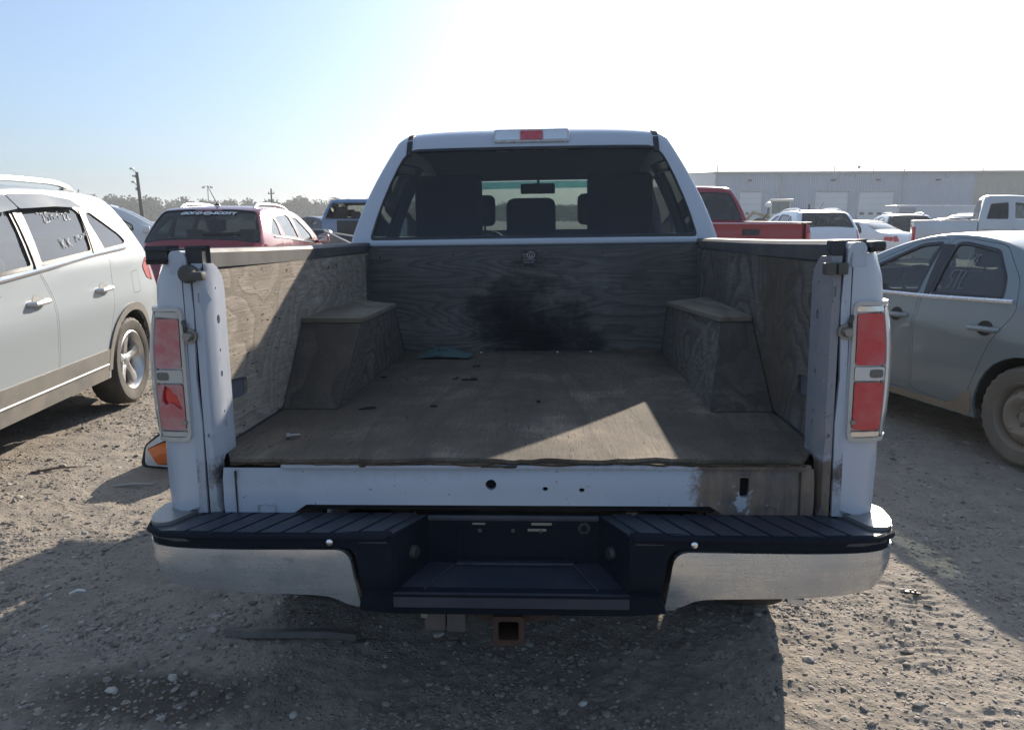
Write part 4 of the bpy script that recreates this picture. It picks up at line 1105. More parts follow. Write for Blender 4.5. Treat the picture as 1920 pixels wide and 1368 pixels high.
def pickup_cab(root, pm, cloth, rear_glass=None, spec_hi=True, dz=0.0, open_rear=False):
    ch = [(2.125, .50, .03), (2.115, 1.0, .03), (2.105, 1.44, .03), (2.115, 1.49, .04), (2.185, 1.72, .05), (2.262, 1.945, .05), (2.275, 1.985, .055), (2.33, 2.005, .055), (2.5, 2.01, .05), (3.2, 2.012, .05), (3.75, 1.96, .05), (3.95, 1.86, .06), (4.42, 1.47, .09), (4.55, 1.37, .10), (5.3, 1.29, .10), (5.62, 1.18, .14), (5.72, .9, .14), (5.70, .45, .14)]
    sh = Shell(1.94, ch, 1.47, (.30, .33), .10, (.01, 0), (.9, .10), 5.72, [(1.25, .10, .010)], 3.2)
    sh.mid = (0, 3.9, 1.0)
    doors = [rounded(P, .05, 3) for P in ([(2.22, .62), (2.20, 1.40), (2.34, 1.90), (3.06, 1.935), (3.08, .62)], [(3.10, .62), (3.08, 1.935), (3.70, 1.90), (4.28, 1.44), (4.36, 1.2), (4.32, .62)])]
    wins = [rounded(P, .04, 3) for P in ([(2.33, 1.49), (2.44, 1.85), (2.98, 1.88), (3.0, 1.49)], [(3.20, 1.49), (3.18, 1.88), (3.66, 1.84), (4.12, 1.49)])]
    sil = sh.silhouette(.50, (4.93,), .39, .47)
    body = MB()
    for sg in (-1, 1): body.panel(sil, sh.side(sg), doors, .12, .02, sh.mid)
    hw = .97
    s0, s1 = sh.sat(2.115, 1.492) - .024, sh.sat(2.257, 1.936)
    rw = rounded([(s0, -.70 * hw), (s1, -.70 * hw), (s1, .70 * hw), (s0, .70 * hw)], [.03, .09, .09, .03], 4)
    a0, a1 = sh.sat(3.93, 1.870), sh.sat(4.40, 1.49)
    fw = rounded([(a0, -.70 * hw), (a1, -.74 * hw), (a1, .74 * hw), (a0, .70 * hw)], .06, 3)
    body.panel([(0, -hw), (sh.S[-1], -hw), (sh.S[-1], hw), (0, hw)], sh.over(), [rw, fw], .07, .0, sh.mid)
    body.build('cab_body', pm, root, 45)
    if not open_rear:
        MB().panel(rw, sh.over(-.004), [], .1, 0, sh.mid).build('rear_window', rear_glass or glass_tint, root, 60)
    MB().panel(rw, sh.over(.002), [rounded([(s0 + .014, -.684 * hw), (s1 - .016, -.682 * hw), (s1 - .016, .682 * hw), (s0 + .014, .684 * hw)], [.03, .08, .08, .03], 4)], .1, .008, sh.mid).build('window_seal', black_pl, root)
    MB().panel(fw, sh.over(-.004), [], .15, 0, sh.mid).build('windshield', glass('windshield_glass', (.80, .90, .80), .10), root, 60)
    for sg in (-1, 1):
        for D, Wn, hy in zip(doors, wins, (2.28, 3.16)):
            d = MB().panel([(y, z) for y, z in D], sh.side(sg, -.001), [Wn], .12, .03, sh.mid).build('door', pm, root)
            MB().panel(Wn, sh.side(sg, -.010), [], .2, 0, sh.mid).build('window', glass('cab_privacy_glass', (.02, .023, .026), .015) if hy < 3 else glass_clear, d, 60)
            xh = sh.X(hy, 1.25)
            MB().box(sg * xh, sg * (xh + .04), hy, hy + .2, 1.23, 1.27, .012).build('handle', pm, d)
        x = sh.X(4.15, 1.5)
        mo = MB().box(sg * (x + .06), sg * (x + .30), 4.1, 4.26, 1.42, 1.68, .04, 3).box(sg * (x - .04), sg * (x + .1), 4.16, 4.22, 1.44, 1.5, .01).build('side_mirror', black_pl, root)
        MB().box(sg * (x + .08), sg * (x + .28), 4.094, 4.099, 1.45, 1.65).build('mirror_glass', chrome, mo)
        MB().panel(rounded([(5.28, .98), (5.28, 1.22), (5.66, 1.14), (5.70, .96)], .03), sh.side(sg, .006), [], .1, .02, sh.mid).build('headlight', lens_clear, root)
    MB().box(-.95, .95, 5.70, 5.90, .52, .80, .05, 3).build('front_bumper', chrome, root)
    MB().box(-.80, .80, 2.2, 5.3, .50, .62, .03).build('underbody', dark_under, root)
    MB().box(-.80, .80, 3.95, 4.4, .62, 1.44, .08, 3).build('dashboard', black_pl, root)
    # cab interior
    for sx in (-.40, .40):
        seat(root, sx, 3.45, .82, .52, cloth, True, .04)
    rb = MB().box(-.72, .72, 2.42, 2.85, .82, 1.0, .05, 3).box(-.72, .72, 2.30, 2.45, .9, 1.50, .06, 3, ('X', .12), (0, 2.4, .9)).build('rear_bench', cloth, root)
    for x0, x1, zt in ((-.66, -.285, 1.83), (-.15, .125, 1.70), (.30, .66, 1.83)):
        MB().box(x0, x1, 2.36, 2.48, 1.44, zt, .055, 4).build('headrest', cloth, rb)
    MB().box(-.13, .125, 3.86, 3.89, 1.80, 1.875, .014, 3).tube([(0, 3.88, 1.86), (0, 3.90, 1.915)], .009, 6).build('rear_view_mirror', black_pl, root)
    V = [(-.40 + .19 * math.cos(2 * PI * k / 24), 3.86 + .08 * math.sin(2 * PI * k / 24), 1.36 + .17 * math.sin(2 * PI * k / 24)) for k in range(25)]
    MB().tube(V, .015, 6, False).build('steering_wheel', black_pl, root)
    # inner roof lining and rear inner wall trim keep the cabin dark
    lin = lambda q, t: (lambda p: p)(sh.over(-.045)(q, t))
    b0, b1 = sh.sat(2.30, 1.975), sh.sat(3.86, 1.905)
    MB().panel([(b0 + .03, -.9 * hw), (b1, -.9 * hw), (b1, .9 * hw), (b0 + .03, .9 * hw)], sh.over(-.05), [], .2, 0, sh.mid).build('roof_lining', seat_m, root)
    return sh

rear_glass_truck = glass('rear_window_glass', (.21, .245, .27), .016, .02, (.40, .40, .42), .032)
shc = pickup_cab(truck, white, seat_m, rear_glass_truck)
# dark ditch mouldings on the roof corners
hwc = .97
for sg in (-1, 1):
    s0 = shc.sat(2.262, 1.945) - .035
    P = [(s0, sg * .640), (s0 + .10, sg * .635), (s0 + 1.6, sg * .635), (s0 + 1.6, sg * .662), (s0 + .10, sg * .662), (s0, sg * .668)]
    f_ = lambda a, b: shc.over(.004)(a, math.asin(max(-1, min(1, b / shc.X(*shc.at(a)[:2])))) / (PI / 2) * hwc)
    MB().panel(P, f_, [], .05, .01, shc.mid).build('roof_moulding', black_pl, truck, 60)
# third brake light on the roof edge
bez = simple('lamp_bezel', (.50, .51, .52), .25, .3); clr = simple('lamp_clear', (.60, .64, .68), .14, .35, .6)
rotl = ('X', -.22); pv = (0, 2.26, 2.0)
hl = MB().box(-.200, .200, 2.214, 2.36, 1.964, 2.040, .016, 3, rotl, pv).build('third_brake_light', bez, truck)
MB().box(-.058, .058, 2.207, 2.22, 1.978, 2.027, .004, 2, rotl, pv).build('red_lens', lens_red, hl)
for sg in (-1, 1):
    a, b = sorted((sg * .062, sg * .188))
    MB().box(a, b, 2.208, 2.22, 1.978, 2.027, .004, 2, rotl, pv).build('clear_lens', clr, hl)
    MB().lathe([(0, -.004), (.006, -.003), (.006, .004)], 8, 'Y', (sg * .170, 2.212, 2.003)).build('lamp_screw', dark_m, hl)
# sun shade band at the top of the windshield
ba = shc.sat(3.93, 1.870)
MB().panel(rounded([(ba, -.66), (ba + .085, -.67), (ba + .085, .67), (ba, .66)], .03), shc.over(-.007), [], .1, 0, shc.mid).build('windshield_band', glass('shade_band', (.22, .50, .55), .05), truck, 60)

# --- bed box
def pathfun(P):
    P = np.array(chaikin(P, 2)); d = np.hypot(*(P[1:] - P[:-1]).T); S = np.concatenate([[0], np.cumsum(d)])
    T = np.gradient(P, axis=0); T /= np.linalg.norm(T, axis=1)[:, None]
    return lambda s: (np.interp(s, S, P[:, 0]), np.interp(s, S, P[:, 1]), np.interp(s, S, T[:, 0]), np.interp(s, S, T[:, 1])), S[-1]
bp, bpL = pathfun([(.862, .0), (.912, .0), (.946, .008), (.968, .035), (.979, .09), (.986, .3), (.990, 1.2), (.986, 2.07)])
gz_ = lambda z: np.interp(z, [.45, .75, .95, 1.2, 1.36, 1.44], [-.02, -.006, .0, 0, -.012, -.036])
def bedmap(sg, off=0.0):
    def f(s, z):
        x, y, tx, ty = bp(s); return (sg * (x + ty * off + gz_(z) * min(1, s / .06)), y - tx * off, z)
    return f
def s_of_y(y): return float(np.interp(y, [bp(s)[1] for s in np.linspace(.1, bpL, 80)], np.linspace(.1, bpL, 80)))
for sg in (-1, 1):
    ya = 1.25; ca = s_of_y(ya)
    P = [(0, .765), (0, 1.435), (bpL, 1.435), (bpL, .50)]
    P += [(ca + .46 * math.cos(t), .40 + .46 * math.sin(t)) for t in np.linspace(.22, PI - .22, 14)]
    P += [(.42, .52), (.20, .60), (.06, .745)]
    hole = rect2(.012, .965, .215, 1.300, .02)
    MB().panel(P, bedmap(sg), [hole], .07, .02, (0, 1, 1)).build('bedside_panel', white, truck, 45)
    MB().panel(rect2(.002, .742, .055, .764, .004), bedmap(sg, -.012), [], .05, .02, (0, 1, 1)).build('corner_lower_trim', white, truck)
    MB().box(sg * .852, sg * .872, .10, 2.07, .50, 1.42).build('bed_inner_wall', simple('bed_wall_shade_grey', (.10, .11, .125), .6), truck)  # white metal wall; its shade is put into this darker grey
    # tail light
    lb = lambda off, sg=sg: (lambda a, z: bedmap(sg, off + .012 * min(1, max(0, (a - .03) / .08)) * (1 - ((z - 1.13) / .2) ** 2))(a, z))
    base = MB().panel(rect2(.004, .952, .225, 1.314, .022, 4), lb(.009), [rect2(.013, .963, .212, 1.304, .014, 3)], .04, .02, (0, 1, 1)).build('tail_light', hazy, truck)
    MB().panel(rect2(.010, .960, .215, 1.307, .012, 3), lb(-.004), [], .05, 0, (0, 1, 1)).build('lamp_reflector', simple('lamp_reflector', (.55, .55, .53), .3, .5), base)
    red = lens_red if sg > 0 else lens_faded
    MB().panel(rect2(.017, 1.152, .084, 1.284, .010, 3), lb(.007), [], .04, .012, (0, 1, 1)).build('red_lens', red, base)
    holes = []
    if sg < 0:
        jag = [(.064, 1.1065), (.058, 1.102), (.050, 1.098), (.046, 1.086), (.036, 1.080), (.030, 1.062), (.024, 1.040), (.034, 1.044), (.044, 1.054), (.054, 1.058), (.066, 1.052), (.074, 1.064), (.071, 1.088)]
        holes = [jag]
        MB().panel(rect2(.03, 1.0, .13, 1.1, .01), lb(.002), [], .04, 0, (0, 1, 1)).build('inner_reflector', simple('bright_red_lens', (.55, .008, .012), .08, 0, 1), base)
    MB().panel(rect2(.017, .983, .084, 1.108, .010, 3), lb(.007), holes, .03, .006, (0, 1, 1)).build('red_lens', red, base)
    MB().panel(rect2(.016, 1.113, .086, 1.147, .006, 2), lb(.006), [], .04, .01, (0, 1, 1)).build('reverse_lens', lens_clear if sg > 0 else hazy, base)
    MB().panel(rect2(.052, 1.120, .082, 1.141, .006, 2), lb(.0075), [], .04, .004, (0, 1, 1)).build('bulb', simple('bulb_dark', (.13, .13, .13), .3, .3), base)
    MB().panel(rect2(.089, .966, .209, 1.301, .01), lb(.0065), [], .04, .01, (0, 1, 1)).build('side_lens', hazy if sg < 0 else lens_clear, base)
    MB().panel(rect2(.015, 1.289, .086, 1.302, .003, 2), lb(.0065), [], .04, .006, (0, 1, 1)).build('trim_strip', chrome if sg > 0 else hazy, base)
    MB().panel(rect2(.015, .965, .086, .978, .003, 2), lb(.0065), [], .04, .006, (0, 1, 1)).build('trim_strip', chrome if sg > 0 else hazy, base)
    # tailgate jamb: outer flange, face, inner return with holes
    jp, jL = pathfun([(.864, .004), (.825, .004), (.812, .005), (.802, .014), (.802, .05), (.805, .13)])
    jm = lambda off=0.0, sg=sg: (lambda s, z: (sg * (jp(s)[0] - 0.0), jp(s)[1] - off, z))
    MB().panel([(.0, .748), (.022, .748), (.026, 1.0), (.020, 1.12), (.027, 1.30), (.024, 1.385), (0.006, 1.44)], jm(.004), [], .05, .012, flip=(0, -1, 0)).build('jamb_flange', white_jamb, truck)
    hl_ = [circle2(.118, 1.36, .004, 8), circle2(.122, 1.275, .011, 10, .013), circle2(.120, 1.19, .005, 8), circle2(.118, 1.125, .008, 10, .009), circle2(.116, 1.02, .004, 8), circle2(.122, .985, .005, 8, .011)]
    hl_ += [rect2(.040, 1.325, .046, 1.35, .002, 2), circle2(.012 + .03, .965, .006, 8)]
    jo = [(.029, .748), (.089, .748), (.089, .885), (.105, .90), (jL, .89), (jL, 1.36), (jL - .012, 1.392), (jL - .04, 1.415), (.115, 1.427), (.029, 1.428)]
    MB().panel(jo, jm(0), hl_, .04, .012, flip=(-sg * .3, -1, 0)).build('tailgate_jamb', white_jamb if sg < 0 else sill_m, truck, 50)
    MB().panel([(.10, .90), (jL, .90), (jL, 1.37), (.10, 1.40)], lambda s, z, sg=sg: (sg * (jp(s)[0] + .008), jp(s)[1] + .002, z), [], .06, 0, flip=(-sg, -1, 0)).build('jamb_shade_sheet', dark_under, truck)  # dark sheet added behind the flange so its holes read as shaded
    MB().box(sg * .82, sg * .875, .03, .05, .75, 1.42).build('jamb_shade_sheet', dark_under, truck)  # dark strip added behind the jamb face, standing in for shade in its gaps
    # striker, hinge pin, hook
    st = MB()
    if sg < 0:
        st.lathe([(0, -.03), (.020, -.03), (.024, -.022), (.024, .0)], 16, 'Y', (-.838, .002, 1.402)).box(-.835, -.79, -.036, -.008, 1.385, 1.408, .006)
    else:
        st.box(.785, .812, -.028, .002, 1.382, 1.412, .005).box(.816, .842, -.026, .002, 1.382, 1.412, .005)
    st.build('latch_striker', grime, truck)
    MB().lathe([(0, -.028), (.010, -.028), (.013, -.02), (.013, -.010), (.021, -.010), (.021, .002)], 14, 'Y', (sg * .852, .004, 1.238)).build('hinge_pin', bolt_m, truck)
    MB().tube([(sg * .866, -.004, 1.278), (sg * .857, -.012, 1.262), (sg * .862, -.004, 1.252)], .006, 6).build('cable_hook', grime, truck)
    MB().lathe([(0, -.014), (.006, -.014), (.008, -.004), (.008, .0)], 10, 'Y', (sg * .879, .0, 1.005)).build('lamp_screw', bolt_m, truck)
    # rail cap, corner cap and bracket
    prof = [(.842, 1.414), (.840, 1.455), (.852, 1.466), (.915, 1.468), (.934, 1.458), (.938, 1.434), (.90, 1.434), (.90, 1.43)]
    ys = [-.0 + .058, .5, 1.0, 1.5, 2.09]; V = []; F = []; n = len(prof)
    for i, y in enumerate(ys):
        sag = [0, .003, .004, .002, 0][i]
        V += [(sg * (px - .004 * (i == 0)), y, pz - sag + (.008 if pz < 1.42 and i > 2 else 0)) for px, pz in prof]
    for i in range(len(ys) - 1):
        F += [(i * n + k, i * n + (k + 1) % n, (i + 1) * n + (k + 1) % n, (i + 1) * n + k) for k in range(n)]
    F += [tuple(range(n)), tuple((len(ys) - 1) * n + k for k in range(n))]
    MB().add(V, F).build('bed_rail_cap', cap_m, truck, 30)
    MB().box(sg * .904, sg * .940, -.004, .062, 1.438, 1.464, .011, 3).build('rail_end_cap', black_pl, truck)
    MB().prism(rounded([(.846, 1.40), (.893, 1.40), (.893, 1.45), (.885, 1.462), (.860, 1.462), (.848, 1.445)], .006), .0, .055, lambda a, b, w, sg=sg: (sg * a, w, b)).build('jamb_top', white_jamb, truck)
    MB().box(sg * .812, sg * .845, .010, .06, 1.415, 1.468, .006).build('rail_bracket', black_pl, truck)
    # liner boards
    pocket = rounded([(.20, 1.018), (.33, 1.012), (.335, 1.07), (.205, 1.082)], .015, 3)
    b = MB().panel([(.115, .905), (1.985, .905), (1.985, 1.415), (.115, 1.405)], lambda y, z, sg=sg: (sg * .842, y, z), [pocket], .25, .018, flip=(-sg, 0, 0)).build('liner_side_board', ply_side_l if sg < 0 else ply_side_r, truck)
    MB().box(sg * .836, sg * .841, 1.930, 1.980, .92, 1.405, .002).build('edge_batten', ply_front, truck)
    # plywood wheel-house box: end board, inner board, lid
    s_ = sg
    if sg < 0: nb, nt_i, nt_o, ft_i = (.62, .640), (.88, 1.175, .614), (.88, 1.177), (1.62, 1.166, .640)
    else: nb, nt_i, nt_o, ft_i = (.565, .636), (.88, 1.168, .728), (.88, 1.170), (1.66, 1.160, .642)
    zb = .902; t = .018
    e = MB(); yb, xb = nb; yt, zt, xt = nt_i; yo, zo = nt_o; yf, zf, xf = ft_i
    e.hexa([(s_ * xb, yb, zb), (s_ * .838, yb, zb), (s_ * .838, yb + t, zb), (s_ * xb, yb + t, zb), (s_ * xt, yt, zt), (s_ * .838, yo, zo), (s_ * .838, yo + t, zo), (s_ * xt, yt + t, zt)])
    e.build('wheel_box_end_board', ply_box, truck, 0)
    e = MB(); o = s_ * .003
    e.warped((s_ * xb + o, yb + t + .002, zb), (s_ * .66 + o, 1.985, zb), (s_ * xf + o, yf, zf - .002), (s_ * xt + o, yt + t + .002, zt - .002), 8, (s_ * t, 0, 0))
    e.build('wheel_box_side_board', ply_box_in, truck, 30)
    e = MB()
    e.hexa([(s_ * (xt - .006), yt - .004, zt + .001), (s_ * .839, yo - .004, zo + .001), (s_ * .839, yf + .06, zf + .02), (s_ * (xf - .006), yf + .01, zf + .001),
            (s_ * (xt - .006), yt - .004, zt + .017), (s_ * .839, yo - .004, zo + .017), (s_ * .839, yf + .06, zf + .036), (s_ * (xf - .006), yf + .01, zf + .017)])
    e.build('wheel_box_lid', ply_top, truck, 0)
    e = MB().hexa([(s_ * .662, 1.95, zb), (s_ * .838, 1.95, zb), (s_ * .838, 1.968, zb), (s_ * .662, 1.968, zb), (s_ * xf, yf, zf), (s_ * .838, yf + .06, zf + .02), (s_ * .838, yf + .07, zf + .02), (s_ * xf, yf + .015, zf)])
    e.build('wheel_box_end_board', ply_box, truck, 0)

# screws holding the liner
scr_ = simple('screw_head', (.05, .045, .04), .5, .5)
for (x, z) in [(-.78, 1.39), (-.40, 1.40), (.36, 1.40), (.76, 1.39), (-.70, .97), (-.25, .95), (.30, .96), (.72, .97)]:
    MB().lathe([(0, -.0015), (.006, -.001), (.007, .002)], 8, 'Y', (x, 1.987, z)).build('screw', scr_, truck)
for sg in (-1, 1):
    for (y, z) in [(.20, 1.37), (.75, 1.38), (1.4, 1.38), (1.85, 1.37), (.18, 1.15), (.48, 1.0)]:
        MB().lathe([(0, 0), (.005, 0)], 8, 'X', (sg * .8405, y, z)).build('screw', scr_, truck)
    for (y, z) in [(1.05, 1.12), (1.6, 1.13), (1.0, .96), (1.7, .96)]:
        MB().lathe([(0, 0), (.005, 0)], 8, 'X', (sg * .6385, y, z)).build('screw', scr_, truck) if sg < 0 else None
# plywood floor with a torn rear edge of several veneers
def torn(x0, x1, y, amp, seed):
    xs = np.linspace(x0, x1, 90); return [(float(a), float(y + amp * (fbm(np.array([a * 9]), np.array([seed]), 4, seed)[0] + .5 * fbm(np.array([a * 40]), np.array([seed]), 2, seed)[0]))) for a in xs]
edge = torn(-.772, .765, .010, .045, 3)
MB().prism(edge + [(.838, .14), (.838, 1.99), (-.838, 1.99), (-.838, .14)], .890, .900, lambda a, b, w: (a, b, w)).build('liner_floor_board', ply_floor, truck, 0)
for k, (z0, z1, y, amp, sd) in enumerate([(.884, .8895, -.002, .045, 9), (.8785, .8835, .010, .06, 17)]):
    e2 = torn(-.772, .765, y, amp, sd)
    MB().prism(e2 + [(.765, .3), (-.772, .3)], z0, z1, lambda a, b, w: (a, b, w)).build('floor_veneer', ply_edge, truck, 0)
MB().box(-.842, .842, .12, 2.05, .82, .868).build('bed_floor', dark_under, truck)
MB().box(-.838, .838, 1.987, 2.003, .902, 1.440).build('liner_front_board', ply_front, truck, 0)
MB().box(-.86, .86, 2.006, 2.075, .82, 1.435).build('bed_front_wall', white_jamb, truck)
MB().box(-.835, .835, 1.995, 2.07, 1.446, 1.476, .010, 3).build('bed_front_rail', white, truck)
# sticker on the front board
stk = MB().box(-.051, .027, 1.9845, 1.9865, 1.341, 1.420).build('sticker', simple('sticker_black', (.012, .012, .014), .4), truck)
sw = simple('sticker_print', (.42, .43, .44), .6)
Mx = lambda x, z: Matrix.Translation((x, 1.9843, z)) @ Matrix.Rotation(PI / 2, 4, 'X')
pr = MB()
pr.add(*text_mb('G', .030, Mx(-.003, 1.395), .0002).__dict__.values())
pr.add(*text_mb('LINE', .014, Mx(-.033, 1.397), .0002).__dict__.values())
pr.add(*text_mb('of', .011, Mx(.016, 1.397), .0002).__dict__.values())
pr.add(*text_mb('Liners & Accessories', .0076, Mx(-.012, 1.369), .0002).__dict__.values())
pr.add(*text_mb('Mt. Pleas., Ont.', .0088, Mx(-.012, 1.358), .0002).__dict__.values())
pr.panel(circle2(-.003, 1.396, .019, 20), lambda a, b: (a, 1.9843, b), [circle2(-.003, 1.396, .0165, 20)], .02, 0, flip=(0, -1, 0))
for a in (1.387, 1.377): pr.box(-.043, .018, 1.9842, 1.9844, a - .0012, a)
pr.build('sticker_print', sw, stk, 0)
for sg in (0, 1):
    for zz in (1.347, 1.413): MB().lathe([(0, 0), (.002, 0)], 8, 'Y', (-.046 + sg * .068, 1.984, zz)).build('sticker_pin', sw, stk)

# --- rear sill under the floor
holes = [circle2(-.058, .829, .0148, 16), circle2(.088, .818, .0075, 10, .0058), circle2(.186, .815, .0075, 10, .0058), rect2(.602, .797, .626, .852, .007, 3)]
so = [(-.795, .748), (-.60, .748), (-.565, .772), (.525, .772), (.56, .748), (.795, .748), (.795, .872), (-.795, .872)]
sillmap = lambda a, z: (a, .006 + .010 * math.exp(-((z - .872) / .010) ** 2) - .004 * math.exp(-((z - .775) / .006) ** 2), z)
MB().panel(so, sillmap, holes, .035, .015, flip=(0, -1, 0)).build('rear_sill', sill_m, truck, 50)
MB().box(-.63, .785, -.000, .02, .8735, .884, .003).build('sill_lip', sill_m, truck)
MB().box(.598, .630, -.002, .004, .853, .859, .002).build('slot_lip', sill_m, truck)
MB().box(-.79, .79, .028, .05, .75, .87).build('sill_shade_sheet', simple('cavity_shade', (.008, .008, .009), .9), truck)  # near-black sheet added behind the sill holes in place of their shade
for sg in (-1, 1):
    MB().tube([(sg * .70, .003, .750), (sg * .70, .003, .768), (sg * .695, .003, .772), (sg * .683, .003, .772)], .0022, 5).tube([(sg * .675, .003, .772), (sg * .655, .003, .772), (sg * .652, .003, .768), (sg * .652, .003, .750)], .0022, 5).build('embossed_bead', white_jamb if sg < 0 else sill_m, truck)
for sg in (-1, 1): MB().box(sg * .757, sg * .760, .001, .010, .75, .866).build('sill_seam', dark_under, truck)
# --- rear bumper
yR = -.150
bpath, bL = pathfun([(0, yR), (.62, yR), (.80, yR + .002), (.915, yR + .020), (.967, yR + .065), (.990, yR + .14), (.997, yR + .26)])
def bmap(sg, off=0.0, curve=1.0):
    def f(s, z):
        x, y, tx, ty = bpath(s); d = max(0, .70 - z)
        inset = curve * (1.25 * d * d + .02 * d) + curve * .016 * math.exp(-((z - .716) / .010) ** 2)
        o = off - inset * (1 + .8 * min(1, max(0, (s - .7) / .3)))
        return (sg * (x + ty * o), y - tx * o, z)
    return f
for sg in (-1, 1):
    # chrome quarter
    P = [(.410, .706), (bL - .02, .702), (bL, .66), (bL - .02, .625), (.97, .600), (.84, .583), (.60, .577), (.50, .574), (.465, .568), (.435, .548), (.400, .536), (.392, .540)]
    P = rounded(P, [.035, .02, .02, .03, .05, .05, .05, .04, .03, .03, .012, .006], 4)
    ch = MB().panel(P, bmap(sg, .004), [], .035, .02, (0, .3, .7)).build('chrome_bumper_end', bchrome, truck, 60)
    # black face strip above and beside the chrome
    P = [(.30, .745), (bL - .03, .732), (bL - .01, .700), (.395, .709), (.378, .538), (.30, .535)]
    MB().panel(rounded(P, [.004, .02, .01, .03, .004, .004]), bmap(sg, .0), [], .05, .02, (0, .3, .7)).build('bumper_face', bump_pl, truck, 50)
    # step pad: top surface with slanting grooves
    pad = MB(); zt = .752
    outer = [(.995, .05), (.980, -.045), (.937, -.112), (.87, -.140), (.31, -.144), (.232, .012), (.60, .016), (.86, .018)]
    pad.prism([(x * 1.0, y) for x, y in outer], zt - .03, zt - .010, lambda a, b, w, sg=sg: (sg * a, b, w))
    po = pad.build('step_pad', pad_pl, truck, 30)
    rib = MB()
    for k in range(9):
        x0 = .335 + k * .064; sk = .072
        q = [(x0 - .0, -.137), (x0 + .054, -.137), (x0 + .054 - sk, .010), (x0 - sk, .010)]
        if k > 6: q = [(x0, -.132), (x0 + .054, -.128), (x0 + .054 - sk, .010), (x0 - sk, .010)]
        q = [(max(a, .232 + (-b + .012) * .50 + .006), b) for a, b in q]
        rib = MB().prism(rounded(q, .005, 2), zt - .0095, zt - .0045, lambda a, b, w, sg=sg: (sg * a, b, w))
        rib.build('pad_rib', pad_pl, po, 30)
    # rounded front lip of the pad
    MB().tube([(sg * .31, -.146, zt - .013), (sg * .62, -.147, zt - .013), (sg * .80, -.145, zt - .014), (sg * .912, -.126, zt - .016), (sg * .962, -.085, zt - .018), (sg * .984, -.02, zt - .02)], .009, 8).build('pad_lip', bump_pl, truck)
    # chrome corner cap on top
    cc = [(.87, .02), (.91, -.085), (.957, -.085), (.984, -.03), (.993, .06), (.96, .10)]
    MB().prism(rounded(cc, .02), zt - .0305, zt + .0, lambda a, b, w, sg=sg: (sg * a, b, w + .02 * max(0, b))).build('chrome_corner_top', simple('corner_satin', (.26, .26, .255), .38, .5, dirt=(.2, .19, .17), dirt_amt=.3), truck, 40)
    # bolt in the face strip
    MB().lathe([(0, -.008), (.004, -.008), (.0085, -.005), (.0085, .002)], 12, 'Y', (sg * .458, yR, .738 - .010)).build('face_screw', chrome, truck)
    # inner wall of the licence recess
    w = MB().add([(sg * .300, yR + .002, .742), (sg * .300, yR + .002, .575), (sg * .232, .012, .60), (sg * .232, .012, .742)], [(0, 1, 2, 3)])
    w.build('recess_side', bump_pl, truck, 0)
    MB().lathe([(0, -.012), (.014, -.012), (.020, -.004), (.020, .004)], 14, 'X', (0, 0, 0)).xf(Matrix.Translation((sg * .262, -.060, .665)) @ Matrix.Rotation(sg * .43 + (PI if sg < 0 else 0), 4, 'Z') @ Matrix.Rotation(0, 4, 'X')).build('plate_lamp', black_pl, truck)
# back of the recess with licence mount
MB().box(-.234, .234, .010, .025, .59, .742).build('recess_back', bump_pl, truck)
MB().box(-.232, .232, .0, .012, .728, .744, .004).build('recess_top_edge', pad_pl, truck)
MB().panel(rect2(-.150, .612, .150, .728, .006), lambda a, z: (a, .004, z), [rect2(-.138, .622, .138, .716, .004)], .06, .01, flip=(0, -1, 0)).build('plate_mount', bump_pl, truck)
MB().lathe([(.010, -.002), (.018, -.002), (.019, .006)], 6, 'Y', (.192, .006, .708)).build('hitch_wiring_hole', black_pl, truck)
for sx in (-.09, .0, .075): MB().lathe([(0, -.004), (.005, -.003), (.006, .004)], 8, 'Y', (sx, .004, .700)).build('plate_screw', grime, truck)
# scuffs of old tape on the mount
for (x0, x1, z0, z1) in ((-.11, -.075, .718, .723), (.05, .105, .717, .724), (.04, .09, .700, .707)):
    MB().box(x0, x1, .0015, .0032, z0, z1).build('tape_scrap', simple('tape_scrap', (.22, .20, .16), .7), truck)
# sloping step and lower lip
st = MB().hexa([(-.300, yR - .004, .555), (.300, yR - .004, .555), (.234, .010, .58), (-.234, .010, .58), (-.300, yR - .004, .592), (.300, yR - .004, .592), (.234, .010, .606), (-.234, .010, .606)])
so_ = st.build('bumper_step', pad_pl, truck, 0)
MB().box(-.155, .165, -.012, .006, .6065, .614, .002).build('step_edge', pad_pl, so_)
for sg in (-1, 1): MB().tube([(sg * .165, -.01, .607), (sg * .222, -.135, .597)], .0035, 6).build('step_bead', pad_pl, so_)
MB().panel(rounded([(-.378, .590), (.378, .590), (.395, .538), (.30, .528), (-.30, .528), (-.395, .538)], .01), lambda x, z: (x, yR - .007 + 1.1 * max(0, .60 - z) ** 1.5, z), [], .06, .03, flip=(0, -1, 0)).build('bumper_lower_lip', bump_pl, truck, 40)
MB().box(-.90, -.32, -.10, .03, .60, .70, .02).box(.32, .90, -.10, .03, .60, .70, .02).build('bumper_beam', dark_under, truck)

